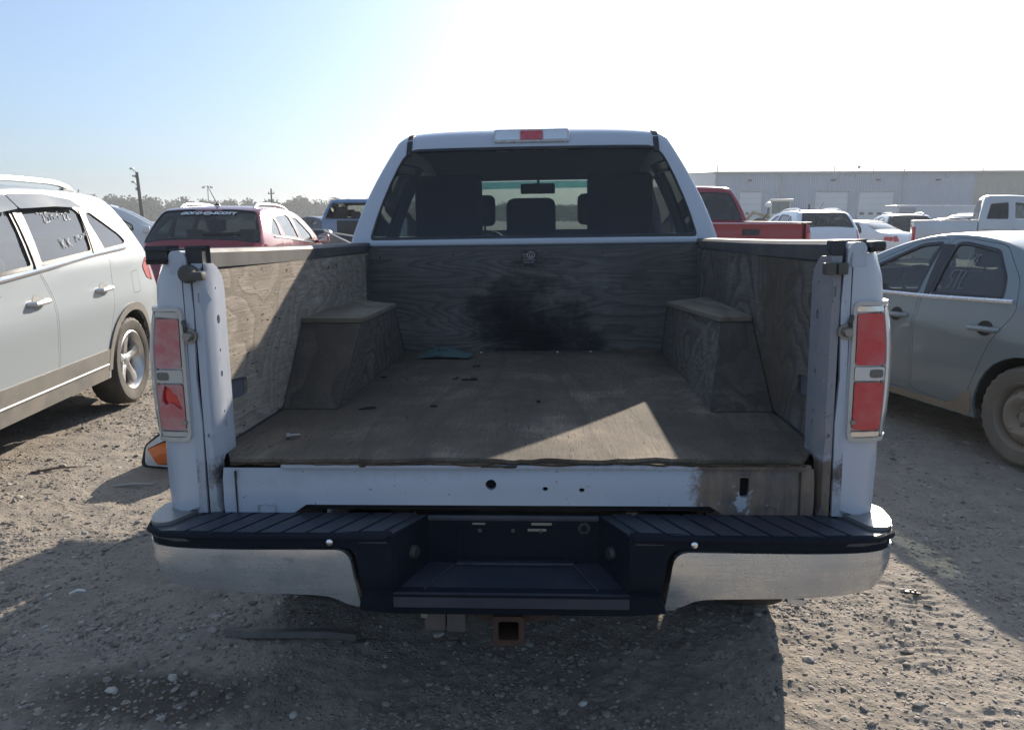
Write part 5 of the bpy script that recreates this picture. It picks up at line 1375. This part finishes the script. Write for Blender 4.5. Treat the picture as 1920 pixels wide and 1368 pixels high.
# --- hitch receiver and connector
hb = MB()
hy = -.115
hb.panel(rect2(-.050, .432, .032, .512, .010, 3), lambda a, z: (a, hy, z), [rect2(-.036, .446, .018, .498, .005, 2)], .04, .022, flip=(0, -1, 0))
hb.panel(rect2(-.036, .446, .018, .498, .005, 2), lambda a, z: (a, hy + .22, z), [], .04, 0, flip=(0, -1, 0))
for a, b_, c_, d_ in ((-.042, -.036, .44, .505), (.018, .024, .44, .505)): hb.box(a, b_, hy + .012, hy + .22, c_, d_)
hb.box(-.042, .024, hy + .012, hy + .22, .440, .446).box(-.042, .024, hy + .012, hy + .22, .498, .505)
hr = hb.build('hitch_receiver', rust, truck, 30)
wing = [(-.135, .540), (-.120, .510), (-.080, .484), (.065, .484), (.105, .500), (.130, .535), (.10, .540), (.05, .512), (-.06, .512), (-.10, .538)]
MB().prism(rounded(wing, .008), -.085, -.06, lambda a, b, w: (a, w, b)).build('hitch_bracket', rust, hr)
MB().tube([(-.22, .05, .478), (.22, .05, .478)], .030, 10).build('hitch_crossbar', rust, hr)
for sg in (-1, 1): MB().box(sg * .48, sg * .50, .02, .6, .50, .66).build('hitch_side_plate', dark_under, hr)
cb = MB().box(-.232, -.175, -.10, -.045, .462, .545, .006).box(-.172, -.122, -.105, -.05, .462, .545, .005).build('trailer_connector', simple('connector_dirty', (.055, .058, .062), .6, dirt=(.14, .10, .07), dirt_amt=.5, dscale=14), truck)
MB().box(-.240, -.222, -.104, -.05, .50, .52, .002).build('connector_tab', simple('connector_tab', (.20, .19, .13), .6), cb)
MB().box(-.26, -.11, -.06, -.05, .53, .56).build('connector_bracket', rust, cb)
# --- underside
for sg in (-1, 1):
    MB().box(sg * .40, sg * .50, -.02, 5.3, .52, .66, .01).build('frame_rail', dark_under, truck)
    MB().hexa([(sg * .52, .55, .47), (sg * .60, .55, .47), (sg * .60, 1.95, .47), (sg * .52, 1.95, .47), (sg * .52, .55, .52), (sg * .60, .55, .52), (sg * .60, 1.95, .52), (sg * .52, 1.95, .52)]).build('leaf_spring', rust, truck)
    w0 = Vector((sg * .885, 3.03, .385)); pl = TMi @ w0
    wheel(truck, pl, sg, .395, .265, 'alloy')
    pl = TMi @ Vector((sg * .86, 6.93, .385)); wheel(truck, pl, sg, .395, .255, 'alloy')
pl = TMi @ Vector((0, 3.03, .385))
MB().tube([(-.75, pl.y, pl.z), (.75, pl.y, pl.z)], .05, 10).lathe([(0, -.16), (.10, -.12), (.15, 0), (.10, .12), (0, .16)], 16, 'Y', (0, pl.y, pl.z)).build('rear_axle', rust, truck)
MB().lathe([(.20, -.09), (.33, -.10), (.37, -.06), (.375, .0), (.37, .06), (.33, .10), (.20, .09)], 36, 'Z', (0, .55, .66)).build('spare_tyre', rubber, truck)
MB().tube([(.55, .25, .50), (.58, .6, .52), (.5, 1.9, .55), (.4, 4, .55)], .032, 10).build('exhaust_pipe', rust, truck)
for k in (-.45, 0, .45): MB().box(-.62 + .0, .62, .3 + (k + .45), .34 + (k + .45), .70, .80).build('bed_crossmember', dark_under, truck)
MB().box(.70, .745, yR + .03, yR + .05, .556, .574, .002, 1, ('Y', .2)).build('bent_tab', bchrome, truck)

# --- things lying in the bed
def in_bed(name, label, cat, x, y, z, rz=0, group=None):
    t = thing(name, label, cat, (0, 0, 0), 0, group); t.matrix_basis = TM @ Matrix.Translation((x, y, z)) @ Matrix.Rotation(rz, 4, 'Z'); return t
rag_m = simple('teal_rag', (.05, .085, .085), .9, var=.55, scale=22, bump=.4)
def rag_mesh():
    V = []; F = []; n = 34
    for i in range(n):
        for j in range(n):
            u, v = i / (n - 1) - .5, j / (n - 1) - .5
            a = np.array([u * 6 + 3]); b = np.array([v * 6 + 9])
            h = .045 * math.exp(-((u * 2.0) ** 2 + (v * 2.2) ** 2) * 1.4) + .05 * abs(float(fbm(a * 1.6, b * 1.6, 4, 8)[0])) * (1 - 1.6 * max(abs(u), abs(v)))
            x = u * .27 + .05 * float(fbm(a, b, 2, 2)[0]); y = v * .15 + .05 * float(fbm(a, b, 2, 5)[0])
            V.append((x, y, .003 + h))
    for i in range(n - 1):
        for j in range(n - 1): F.append((i * n + j, (i + 1) * n + j, (i + 1) * n + j + 1, i * n + j + 1))
    return V, F
V, F = rag_mesh()
ro = mesh_obj('rag', V, F, rag_m, None, 60); ro.matrix_basis = TM @ Matrix.Translation((-.43, 1.80, .90)); tag(ro, 'crumpled teal rag on the bed floor against the front board', 'rag')
t = in_bed('bolt', 'short steel bolt lying near the left rear corner of the bed floor', 'bolt', -.665, .22, .910, .3)
MB().tube([(-.012, 0, 0), (.018, 0, 0)], .005, 8).build('shank', bolt_m, t); MB().lathe([(0, -.021), (.009, -.021), (.009, -.011), (0, -.011)], 6, 'X').build('head', bolt_m, t)
chip = simple('dark_bark_chip', (.035, .028, .022), .9)
for i, (x, y, l, w, a) in enumerate([(-.245, 1.50, .03, .016, .3), (-.235, 1.17, .055, .02, .1), (-.30, 1.20, .03, .012, .9), (-.60, 1.22, .05, .008, -.6), (-.52, .62, .10, .006, .15), (.05, .72, .02, .008, .5), (-.32, .66, .05, .007, -.5)]):
    c = MB(); k = random.Random(i)
    for q in range(5 if w > .01 else 2):
        cx = (k.random() - .5) * l; c.box(cx - l * .22, cx + l * .22, (k.random() - .5) * w - w * .25, (k.random() - .5) * w * .2 + w * .25, 0, .004 + .006 * k.random(), .001, 1, ('Z', k.random()))
    o = c.build('bark_chip', chip, None, 0); o.matrix_basis = TM @ Matrix.Translation((x, y, .9005)) @ Matrix.Rotation(a, 4, 'Z')
    tag(o, 'small dark splinter of wood lying on the plywood bed floor', 'wood chip', 'wood splinters on the bed floor')
for i, (x, y) in enumerate([(.13, 1.93), (.30, 1.94), (-.26, 1.93)]):
    o = MB().box(-.006, .006, -.005, .005, 0, .006, .002).build('paper_scrap', white_sill, None); o.matrix_basis = TM @ Matrix.Translation((x, y, .901)) @ Matrix.Rotation(i, 4, 'Z')
    tag(o, 'tiny white scrap on the bed floor at the foot of the front board', 'scrap', 'white scraps at the front board')
# ------------------------------------------------------------------ the other vehicles
def anchored(root, local, at, rz):
    a = Vector((*local, 0)); a.rotate(Matrix.Rotation(rz, 3, 'Z'))
    root.rotation_euler = (0, 0, rz); root.location = Vector((*at, 0)) - a

pearl = paint('pearl_white', (.285, .325, .35), .40, .05, (.30, .28, .24), .12, .35, .2)
clad_grey = simple('grey_cladding', (.125, .125, .12), .55, var=.12, dirt=(.30, .26, .21), dirt_amt=.35)
handle_silver = simple('handle_satin', (.56, .56, .55), .3, .7)
r_suv = R(187)
d_suv = Vector((-math.sin(R(7)), math.cos(R(7)), 0))
pw = Vector((-3.30, 5.93, 0)) + d_suv * .27
suv, sh_s = car('suv', 'pearl white SUV with grey lower cladding and alloy wheels, left of the pickup', 'SUV', SUV, pearl, pw, r_suv, (-SUV['W'] / 2, .95), near=True, detail=.07, gl_side=glass('suv_side_glass', (.24, .27, .29), .07, .02, (.40, .42, .44), .05), gl_rear=glass_tint, clad=clad_grey, seatm=seat_grey, handle_m=handle_silver, beltm=chrome)
ms = sh_s.mid
# driver side (local -x) details seen close up
MB().panel(rounded([(.74, .915), (.90, .915), (.885, 1.09), (.745, 1.10)], .03), sh_s.side(-1, .0005), [rounded([(.743, .918), (.897, .918), (.882, 1.087), (.748, 1.097)], .03)], .05, 0, ms).build('fuel_door_gap', dark_under, suv)
for (P, nm) in (([(1.36, 1.60), (1.405, 1.66), (1.75, 1.690), (2.235, 1.678), (2.255, 1.585), (1.75, 1.605)], 'rain_visor'), ([(2.27, 1.585), (2.25, 1.676), (2.62, 1.645), (3.05, 1.43), (3.02, 1.36), (2.6, 1.55)], 'rain_visor')):
    MB().panel(rounded(P, .02), lambda y, z: (-(sh_s.X(y, z) + .012 + .045 * max(0, min(1, (1.67 - z) / .09))), y, z), [], .06, .0, ms).build(nm, simple('visor_plastic', (.13, .15, .17), .38, var=.1, scale=4), suv)
MB().panel([(1.475, 1.262), (1.448, 1.262), (1.335, 1.575), (1.365, 1.585)], sh_s.side(-1, .008), [], .08, .012, ms).build('window_divider', black_pl, suv)
MB().panel([(2.262, 1.21), (2.345, 1.205), (2.275, 1.62), (2.185, 1.625)], sh_s.side(-1, .006), [], .08, .01, ms).build('pillar_trim', simple('pillar_gloss', (.30, .31, .33), .12, .3, .8), suv)
MB().panel([(2.318, 1.205), (2.346, 1.205), (2.276, 1.62), (2.25, 1.62)], sh_s.side(-1, .011), [], .08, .01, ms).build('window_divider', black_pl, suv)
MB().tube([tuple(sh_s.side(-1, .014)(y, .418)) for y in np.linspace(1.45, 3.2, 8)], .007, 6).build('cladding_trim', simple('trim_light', (.55, .54, .52), .35, .3), suv)
# grease-pen scribble on the rear door window
chalk = simple('window_marker', (.82, .82, .80), .8)
def scribble(sh, sg, strokes, y0, z0, s, nm, root, m, up=0.0, off=.0035, flip=1, r=.0030, vs=None):
    for k, st in enumerate(strokes):
        pts = []
        for a, b in chaikin(st, 1):
            y = y0 + flip * a * s; z = z0 + b * (vs or s) + up * a * s
            pts.append(sh.side(sg, off - .010)(y, z))
        MB().tube(pts, r, 5).build(nm, m, root)
mk = [[(.0, 1.0), (.02, .9)], [(.06, 1.0), (.08, .9)], [(.22, .85), (.32, .95), (.36, .75), (.22, .2), (.42, .22)], [(.70, .98), (.52, .98), (.50, .68), (.64, .62), (.60, .28), (.46, .25)],
      [(.80, .4), (.82, .92), (.90, .6), (1.0, .92), (1.02, .45)], [(1.10, .45), (1.12, .95), (1.22, .6), (1.32, .95), (1.36, .5)], [(1.40, 1.05), (1.43, .95)],
      [(1.62, .75), (1.74, .88), (1.78, .70), (1.62, .28), (1.82, .30)], [(1.90, .8), (2.02, .92), (2.06, .72), (1.90, .3), (2.1, .34)],
      [(.60, -1.1), (.62, -1.9)], [(.78, -1.2), (.62, -1.55), (.84, -1.85)], [(1.05, -1.1), (1.07, -1.85)], [(1.22, -1.15), (1.07, -1.5), (1.26, -1.8)],
      [(1.75, -1.55), (1.80, -.95), (1.90, -1.3), (2.0, -.9), (2.06, -1.4)], [(2.14, -1.35), (2.24, -1.0), (2.32, -1.3)], [(2.40, -1.2), (2.42, -.85), (2.56, -1.15), (2.58, -.8)]]
scribble(sh_s, -1, mk, 1.97, 1.475, .205, 'window_marking', suv, chalk, .03, .0035, -1, .0028, .085)

# near sedan on the right
sedan_m = paint('dusty_green_silver', (.175, .215, .232), .34, .35, (.25, .22, .18), .08, .42)
r_sed = R(16)
f_sed = Vector((-math.sin(r_sed), math.cos(r_sed), 0))
sed, sh_d = car('sedan', 'dusty grey green sedan with muddy steel wheels, right of the pickup', 'sedan', SEDAN, sedan_m, Vector((3.0, 4.73, 0)) + f_sed * .03, r_sed, (-SEDAN['W'] / 2, .95), near=True, detail=.07, gl_side=glass('sedan_side_glass', (.42, .47, .46), .08, .02, (.40, .42, .42), .06), gl_rear=glass_clear, wheel_style='steel', tyre=rubber_dusty, rimm=steel_rim, beltm=simple('belt_trim_bright', (.72, .73, .74), .25, .6), handle_m=simple('sedan_handle', (.30, .32, .32), .35, .4))
md = sh_d.mid
MB().panel([(1.795, .99), (1.845, .985), (1.875, 1.345), (1.775, 1.345), (1.785, 1.2)], sh_d.side(-1, .003), [], .08, .006, md).build('pillar_trim', black_pl, sed)
mud = simple('dried_mud', (.24, .185, .13), .95, var=.3, scale=16, bump=.5)
MB().panel(rounded([(1.36, .235), (1.90, .235), (2.6, .232), (2.6, .262), (1.95, .272), (1.55, .275), (1.44, .32), (1.385, .40), (1.345, .40), (1.335, .30)], .02), sh_d.side(-1, .004), [], .06, .004, md).build('mud_splash', mud, sed)
scribble(sh_d, -1, [[(.28, 1.0), (.02, .95), (.0, .55), (.24, .5), (.22, .05), (.0, .0)], [(.42, .95), (.62, .95), (.48, .55), (.66, .3), (.44, 0)], [(.78, .95), (.78, .0)], [(.78, .95), (1.0, .9)], [(.78, .5), (.95, .5)]], 1.60, 1.20, .09, 'window_marking', sed, simple('window_marker_faint', (.24, .26, .29), .8), 0, .0035, -1)
scribble(sh_d, -1, [[(.30, 1.0), (.02, .95), (.0, .55), (.26, .5), (.22, .05), (.0, .0)], [(.40, 1.0), (.80, 1.0)], [(.60, 1.0), (.56, .0)], [(.95, 1.0), (.84, 0), (1.15, .06)]], 1.68, 1.055, .12, 'window_marking', sed, simple('window_marker_faint', (.24, .26, .29), .8), 0, .0035, -1)

# boot lid seam, bumper groove of the near sedan
sB, sT = sh_d.sat(.12, .60), sh_d.sat(.45, 1.01)
for nm, P in (('boot_lid_seam', [(sB, -.62), (sT + .25, -.62), (sT + .25, -.612), (sB + .008, -.612), (sB + .008, .612), (sT + .25, .612), (sT + .25, .62), (sB, .62)]), ('bumper_seam', [(sB - .06, -.86), (sB - .052, -.86), (sB - .052, .86), (sB - .06, .86)])):
    MB().panel(P, sh_d.over(.0015), [], .08, 0, md).build(nm, dark_under, sed)
MB().box(-.26, .26, -.075, -.03, .66, .80, .01).build('plate_recess', black_pl, sed)
# dark red crossover behind the pickup's left side
redm = paint('dark_red', (.20, .018, .028), .22, .2, (.3, .26, .22), .06, .1)
RS = scaled(SUV, 4.65, .968, 1.84, antenna=(1.02, 1.70, .36, -.07), rear_glass=((.375, 1.075), (.74, 1.60), .80, .74), rails=(1.0, 2.75, .05, .15))
redc, sh_r = car('crossover', 'dark red crossover with GORD SCOTT lettering across its tinted rear window', 'SUV', RS, redm, (-4.84, 10.75), R(3), (0, .1), gl_rear=glass('crossover_rear_glass', (.10, .12, .13), .03), gl_side=glass('crossover_side_glass', (.35, .40, .40), .12), detail=.10, beltm=chrome)
sA = sh_r.sat(.73, 1.585) - .085
def over_frame(sh, s, t, off):
    p = Vector(sh.over(off)(s, t)); px = (Vector(sh.over(off)(s, t + .02)) - p).normalized(); pu = (Vector(sh.over(off)(s + .02, t)) - p).normalized()
    return p, px, pu
let = MB()
def over_text(sh, txt, s, tc, size, off, width):
    mb = text_mb(txt, size, Matrix(), .0, 'CENTER', .28, 1, .004)
    xs = [v[0] for v in mb.v]; k = width / (max(xs) - min(xs)); c = (max(xs) + min(xs)) / 2
    mb.v = [((v[0] - c) * k, v[1], v[2]) for v in mb.v]
    return MB().add([sh.over(off)(s + v[1], tc + v[0]) for v in mb.v], mb.f)
lw_ = simple('window_lettering', (.72, .73, .74), .5)
a = over_text(sh_r, 'GORD', sA, -.185, .068, .004, .25); b = over_text(sh_r, 'SCOTT', sA, .205, .068, .004, .29)
a.add(b.v, b.f)
ring = MB().panel(circle2(0, 0, .048, 24, .036), lambda u, v: sh_r.over(.004)(sA + v, .005 + u), [circle2(0, 0, .036, 24, .025)], .05, 0, ms)
bar = MB().panel(rect2(-.055, -.009, .055, .009), lambda u, v: sh_r.over(.0045)(sA + v, .005 + u), [], .05, 0, ms)
a.add(ring.v, ring.f); a.add(bar.v, bar.f)
a.build('window_lettering', lw_, redc, 0)
MB().panel(rounded([(sA + .055, -.16), (sA + .075, -.16), (sA + .075, .16), (sA + .055, .16)], .008), sh_r.over(.003), [], .08, 0, ms).build('third_brake_light', lens_red, redc)
MB().tube([sh_r.over(.012)(sA - .42, .02), sh_r.over(.016)(sA - .40, .25), sh_r.over(.016)(sA - .37, .42)], .008, 6).build('rear_wiper', black_pl, redc)

# generic pickup with a simple bed
def simple_bed(root, pm, capm, tail_red=lens_red):
    for sg in (-1, 1):
        ca = s_of_y(1.15)
        P = [(0, .62), (0, 1.435), (bpL, 1.435), (bpL, .52)] + [(ca + .46 * math.cos(t), .40 + .46 * math.sin(t)) for t in np.linspace(.25, PI - .25, 10)] + [(.30, .54)]
        MB().panel(P, bedmap(sg), [rect2(.012, .965, .20, 1.30, .02)], .12, .02, (0, 1, 1)).build('bedside_panel', pm, root, 45)
        MB().panel(rect2(.014, .967, .198, 1.298, .02), bedmap(sg, .004), [], .08, .02, (0, 1, 1)).build('tail_light', tail_red, root)
        MB().box(sg * .80, sg * .88, .06, 2.06, .85, 1.42).build('bed_inner_wall', pm, root)
        MB().box(sg * .80, sg * .955, .0, 2.07, 1.436, 1.462, .01).build('bed_rail_cap', capm, root)
    tg = MB().panel(rect2(-.80, .80, .80, 1.435, .02), lambda x, z: (x, .004 - .012 * math.exp(-((z - 1.25) / .12) ** 2) - .02 * (z > 1.40), z), [], .08, .05, flip=(0, -1, 0)).build('tailgate', pm, root, 40)
    MB().box(-.13, .13, -.022, .0, 1.27, 1.36, .012).build('handle', black_pl, tg)
    MB().box(-.80, .80, .07, 2.06, .86, .90).build('bed_floor', dark_under, root)
    MB().box(-.80, .80, 2.04, 2.07, .9, 1.44).build('bed_front_wall', pm, root)
    MB().box(-.95, .95, -.16, .0, .56, .76, .05, 3).build('rear_bumper', chrome, root)
    for yw in (1.15, 4.93):
        for sg in (-1, 1): wheel(root, (sg * .86, yw, .39), sg, .39, .25)
    MB().box(-.5, .5, .1, 2.2, .52, .68).build('chassis', dark_under, root)
rp = thing('pickup_truck', 'bright red pickup with dark tailgate handle behind the right side of the white pickup', 'pickup truck')
brightred = paint('bright_red', (.27, .010, .030), .30, 0, (.3, .26, .22), .08, .1)
anchored(rp, (0, 0), (3.03, 11.55), R(12)); pickup_cab(rp, brightred, seat_m, glass('pickup_rear_glass', (.22, .25, .26), .05)); simple_bed(rp, brightred, simple('bed_rail_dark', (.03, .03, .03), .5))
sp_ = thing('pickup_truck', 'dusty silver white pickup seen from its right side, parked before the warehouse', 'pickup truck')
silv = paint('silver_dusty', (.52, .53, .53), .35, .35, (.40, .36, .30), .30, .3)
anchored(sp_, (.98, 0), (9.1, 19.9), -R(113)); sp_.scale = (1, .67, 1); pickup_cab(sp_, silv, seat_m, glass_tint); simple_bed(sp_, silv, silv)
bl = thing('pickup_truck', 'stripped blue pickup cab with its rear window gone, full of loose parts', 'pickup truck')
bluem = paint('faded_blue', (.09, .19, .36), .4, 0, (.3, .26, .22), .15, .1)
anchored(bl, (-.97, 2.1), (-6.62, 23.0), -R(2)); pickup_cab(bl, bluem, seat_m, None, open_rear=True)
MB().box(-.45, .45, -.1, 2.2, .55, .70).build('chassis', dark_under, bl)
for yw in (.95, 4.93):
    for sg in (-1, 1): wheel(bl, (sg * .86, yw, .39), sg, .39, .25, 'steel', None, steel_rim)
MB().box(-.50, .50, 2.05, 2.1, 1.0, 1.44, .02).build('torn_panel', black_pl, bl)
# heap of car parts in front of the blue cab
hp = thing('parts_heap', 'heap of black and grey loose body parts in front of the stripped blue pickup', 'scrap heap', (-5.72, 20.2, 0))
MB().box(-.80, .15, -.3, .5, .0, 1.22, .16, 4, ('Z', .2)).build('black_cover', black_pl, hp)
MB().box(.0, .95, -.2, .6, .0, 1.08, .10, 3, ('Y', .15)).build('black_cover', black_pl, hp)
MB().box(-.05, .9, -.42, -.36, .55, 1.02, .02, 2, ('Y', .45)).build('grey_panel', clad_grey, hp)
MB().box(.05, .85, -.44, -.40, 1.02, 1.05, .01, 2, ('Y', .45)).build('light_strip', rail_silver, hp)
for k, (x, z) in enumerate(((-1.0, 1.15), (-1.1, .9), (-.9, 1.0))): MB().tube([(x, 0, 0), (x + .1, 0, z * .6), (x - .05, .1, z)], .03, 6).build('bent_pipe', dark_under, hp)
MB().lathe([(0, -.03), (.05, -.03), (.07, 0), (.05, .04), (0, .05)], 12, 'Y', (-.15, -.36, .85)).build('hub', bolt_m, hp)

gl_far = glass('far_glass', (.30, .34, .35), .12)
wv = scaled(SUV, 4.9, 1.075, 1.95)
car('suv', 'tall white vehicle half hidden behind the pearl white SUV, side window and sloping pillar showing', 'SUV', wv, paint('plain_white', (.68, .69, .70), .3, 0, dust_amt=.1), (-8.75, 16.2), -R(62), (.97, 3.1), gl_side=glass_clear, detail=.16)
wsil = paint('bright_white', (.70, .71, .73), .28, 0, dust_amt=.06)
car('suv', 'silver white SUV seen from behind with dark rear window, beyond the red pickup tailgate', 'SUV', scaled(SUV, 4.6, .985, 1.84, antenna=(1.1, 1.72, .3, .1)), wsil, (7.86, 22.0), R(2), (0, .1), detail=.15)
car('sedan', 'white sedan whose tail and red lamp show right of the silver white SUV', 'sedan', SEDAN, wsil, (10.95, 25.2), R(38), (-.85, .1), detail=.16, gl_rear=gl_far, gl_side=gl_far)
car('crossover', 'black crossover with bright red tail lamps, left of the dusty silver pickup', 'SUV', scaled(SUV, 4.4, .94, 1.82, lamps_over=[('red', (.20, .88), (.33, 1.06), .42, .97, 'taillight'), ('clear', (4.2, .84), (4.3, .66), .62, .97, 'headlight')]), paint('black_paint', (.014, .016, .022), .2, 0, dust_amt=.08), (12.75, 30.0), -R(9), (-.9, .1), detail=.16)
car('sedan', 'dark sedan roof just showing beyond the silver pickup bed', 'sedan', scaled(SEDAN, 4.6, 1.06), paint('graphite', (.05, .055, .06), .3, .3, dust_amt=.1), (16.9, 35), R(80), None, detail=.2, gl_side=gl_far)
car('suv', 'white SUV with raked windshield far behind the dusty silver pickup', 'SUV', scaled(SUV, 4.7, .98), wsil, (20.9, 40), R(112), None, detail=.2, gl_side=gl_far)
car('sedan', 'dark blue grey car far off before the tree line, left of the stripped blue pickup', 'sedan', scaled(SEDAN, 4.7, 1.10), paint('blue_grey', (.06, .075, .095), .3, .3, dust_amt=.1), (-12.35, 40), R(75), None, detail=.2, gl_side=gl_far)
car('sedan', 'pale green grey car partly hidden behind the red pickup cab', 'sedan', scaled(SEDAN, 4.6, 1.04), paint('pale_grey', (.30, .33, .31), .3, .2, dust_amt=.1), (11.9, 34), R(55), None, detail=.2, gl_side=gl_far)

# wheel loader
ld = thing('wheel_loader', 'tan wheel loader with pale glazed cab in front of the warehouse wall', 'loader', (17.6, 60, 0), R(75))
tanm = simple('loader_tan', (.36, .30, .17), .5, dirt=(.25, .22, .18), dirt_amt=.4)
MB().box(-1.0, 1.0, -2.9, -.6, .9, 1.95, .15, 3).build('engine_cover', tanm, ld)
MB().box(-.9, .9, -.6, 1.0, .8, 1.4, .08).build('chassis', tanm, ld)
cabo = MB()
for x in (-.62, .56):
    for y in (-.55, .75): cabo.box(x, x + .06, y, y + .07, 1.4, 2.68)
cabo.box(-.66, .66, -.6, .86, 1.4, 1.75, .03).build('cab_frame', simple('loader_cream', (.62, .58, .45), .5), ld)
MB().box(-.76, .76, -.72, .98, 2.69, 2.85, .05, 3).build('cab_roof', simple('loader_roof', (.70, .68, .60), .4), ld)
MB().box(-.6, .6, -.52, .80, 1.76, 2.66).build('cab_glass', glass_clear, ld)
for sg in (-.5, .5): MB().tube([(sg, .7, 1.5), (sg, 2.1, 1.9), (sg, 3.0, .8)], .14, 6).build('lift_arm', tanm, ld)
MB().hexa([(-1.3, 2.9, .25), (1.3, 2.9, .25), (1.3, 4.0, .2), (-1.3, 4.0, .2), (-1.3, 2.8, 1.35), (1.3, 2.8, 1.35), (1.3, 3.1, 1.35), (-1.3, 3.1, 1.35)]).build('bucket', tanm, ld)
MB().tube([(.45, -1.9, 1.95), (.45, -1.9, 2.5)], .07, 8).build('exhaust_stack', dark_under, ld)
for x in (-.98, .98):
    for y in (-1.75, 1.55): wheel(ld, (x, y, .75), 1 if x > 0 else -1, .75, .5, 'steel', rubber, simple('loader_rim', (.45, .37, .18), .6))
fl = thing('floodlight_stand', 'small floodlight on a thin bent post beside the loader', 'floodlight', (15.9, 58, 0))
MB().tube([(-.3, 0, 0), (-.25, 0, 1.4), (.1, 0, 1.75), (.12, 0, 2.3)], .05, 6).build('post', dark_under, fl); MB().lathe([(0, -.12), (.2, -.1), (.22, .1), (0, .14)], 10, 'Y', (.12, 0, 2.42)).build('lamp_head', rail_silver, fl)
# box trailer against the building
tr = thing('trailer', 'long pale flat topped trailer parked in front of the warehouse wall', 'trailer', (34.6, 80, 0), 0)
MB().box(0, 8.4, 0, 2.5, .95, 2.62, .03).build('trailer_box', simple('trailer_side', (.42, .46, .50), .5, var=.05), tr)
MB().box(-.05, 8.45, -.05, 2.55, 2.623, 2.70, .02).build('trailer_roof', simple('trailer_roof', (.75, .75, .75), .25, .2), tr)
MB().box(.3, 1.9, -.02, -.003, 1.9, 2.5, .01).build('trailer_hatch', simple('trailer_hatch', (.22, .25, .28), .5), tr)
for y in (.35, 2.15):
    for x in (5.6, 6.6): w = wheel(tr, (x, y, .48), 1, .48, .28, 'steel'); w.rotation_euler = (0, 0, PI / 2)
MB().box(.6, .75, .4, .55, 0, .95).box(.6, .75, 1.9, 2.05, 0, .95).build('landing_leg', dark_under, tr)

# ------------------------------------------------------------------ litter on the ground
def gz(x, y): return float(gheight(np.array([float(x)]), np.array([float(y)]))[0])
hl = thing('headlamp', 'broken headlamp unit with orange reflector and clear lens lying on the dirt behind the pickup', 'car headlamp', (-2.30, 4.52, gz(-2.3, 4.52)), R(-8))
out = [(-.17, .02), (-.13, .0), (.26, .0), (.30, .05), (.30, .26), (.10, .27), (-.02, .235), (-.13, .15)]
MB().prism(rounded(out, .03), .02, .16, lambda a, b, w: (a, w, b)).build('housing', black_pl, hl, 40)
MB().panel(rounded([(-.135, .02), (.27, .02), (.28, .25), (.10, .258), (-.005, .225), (-.115, .145)], .03), lambda a, b: (a, .012 - .03 * math.exp(-((a - .08) / .15) ** 2 - ((b - .13) / .10) ** 2), b), [rounded([(-.105, .13), (.03, .195), (.20, .17), (.20, .045), (-.045, .03)], .015)], .03, .02, flip=(0, -1, 0)).build('clear_lens', simple('lamp_white', (.62, .64, .66), .15, 0, .8), hl)
MB().panel(rounded([(-.095, .13), (.03, .186), (.19, .162), (.19, .052), (-.04, .038)], .015), lambda a, b: (a, .004 - .03 * math.exp(-((a - .08) / .15) ** 2 - ((b - .13) / .10) ** 2), b), [], .03, .01, flip=(0, -1, 0)).build('orange_reflector', lens_orange, hl)
MB().box(.04, .18, .03, .12, .255, .285, .01).build('mounting_tab', simple('lamp_white', (.62, .64, .66), .15, 0, .8), hl)
def on_ground(name, mb, m, x, y, rz, label, cat, group=None, dz=0.0):
    o = mb.build(name, m, None, 40); o.location = (x, y, gz(x, y) + dz); o.rotation_euler = (0, 0, rz); return tag(o, label, cat, group)
strip = MB().add([(x, y + .03 * math.sin(x * 5), .006 + .020 * math.cos(y * 50) + .012 * math.sin(x * 7)) for x in np.linspace(-.26, .26, 14) for y in (-.03, -.012, .012, .03)],
    [(i * 4 + j, (i + 1) * 4 + j, (i + 1) * 4 + j + 1, i * 4 + j + 1) for i in range(13) for j in range(3)])
on_ground('trim_strip', strip, simple('dusty_black_plastic', (.05, .05, .05), .75, dirt=(.16, .14, .12), dirt_amt=.6, dscale=14), -.86, 2.62, -.22, 'long curved black plastic trim strip lying on the dirt under the bumper', 'trim strip', None, .012)
stick_m = simple('dry_stick', (.16, .12, .085), .9)
on_ground('rod', MB().tube([(-.10, 0, .012), (0, .005, .018), (.12, -.004, .012)], [.007, .008, .005], 6), simple('pale_rod', (.40, .38, .35), .5), -2.34, 4.22, .25, 'short pale straight rod on the dirt beside the broken headlamp', 'rod')
on_ground('stick', MB().tube([(-.13, 0, .008), (0, .008, .016), (.12, .0, .01)], [.008, .007, .004], 6), stick_m, -2.95, 4.45, .5, 'brown twig lying on the gravel in front of the white SUV shadow', 'twig')
on_ground('plastic_clip', MB().box(-.030, .030, -.007, .007, .003, .011, .002).box(-.014, -.006, -.004, .004, .011, .02, .001).box(.004, .012, -.004, .004, .011, .02, .001), black_pl, 1.62, 3.06, -.35, 'small black plastic clip lying on the sunlit dirt at right', 'clip', None, .004)
on_ground('wire', MB().tube([(-.1, 0, .0), (-.03, .02, .03), (.04, .01, .025), (.11, .03, .008)], .0035, 5), simple('pale_wire', (.5, .5, .5), .4), 1.62, 3.75, .3, 'thin pale bent wire on the gravel right of the bumper corner', 'wire')
on_ground('straw', MB().tube([(-.05, 0, .006), (.05, .006, .01)], .0022, 5), simple('pale_straw', (.45, .40, .30), .8), 1.20, 2.15, -.6, 'thin pale straw on the sunlit dirt nearest the camera', 'straw')
on_ground('stick', MB().tube([(-.06, 0, .006), (.07, .004, .012)], .004, 5), stick_m, 1.30, 2.12, .7, 'short dark twig near the pale straw in the foreground', 'twig')
on_ground('plastic_piece', MB().tube([(-.03, 0, .008), (0, .012, .014), (.03, .004, .01)], .005, 6), white_sill, -1.87, 2.92, .4, 'small curved white plastic piece on the shaded dirt at left', 'plastic piece')
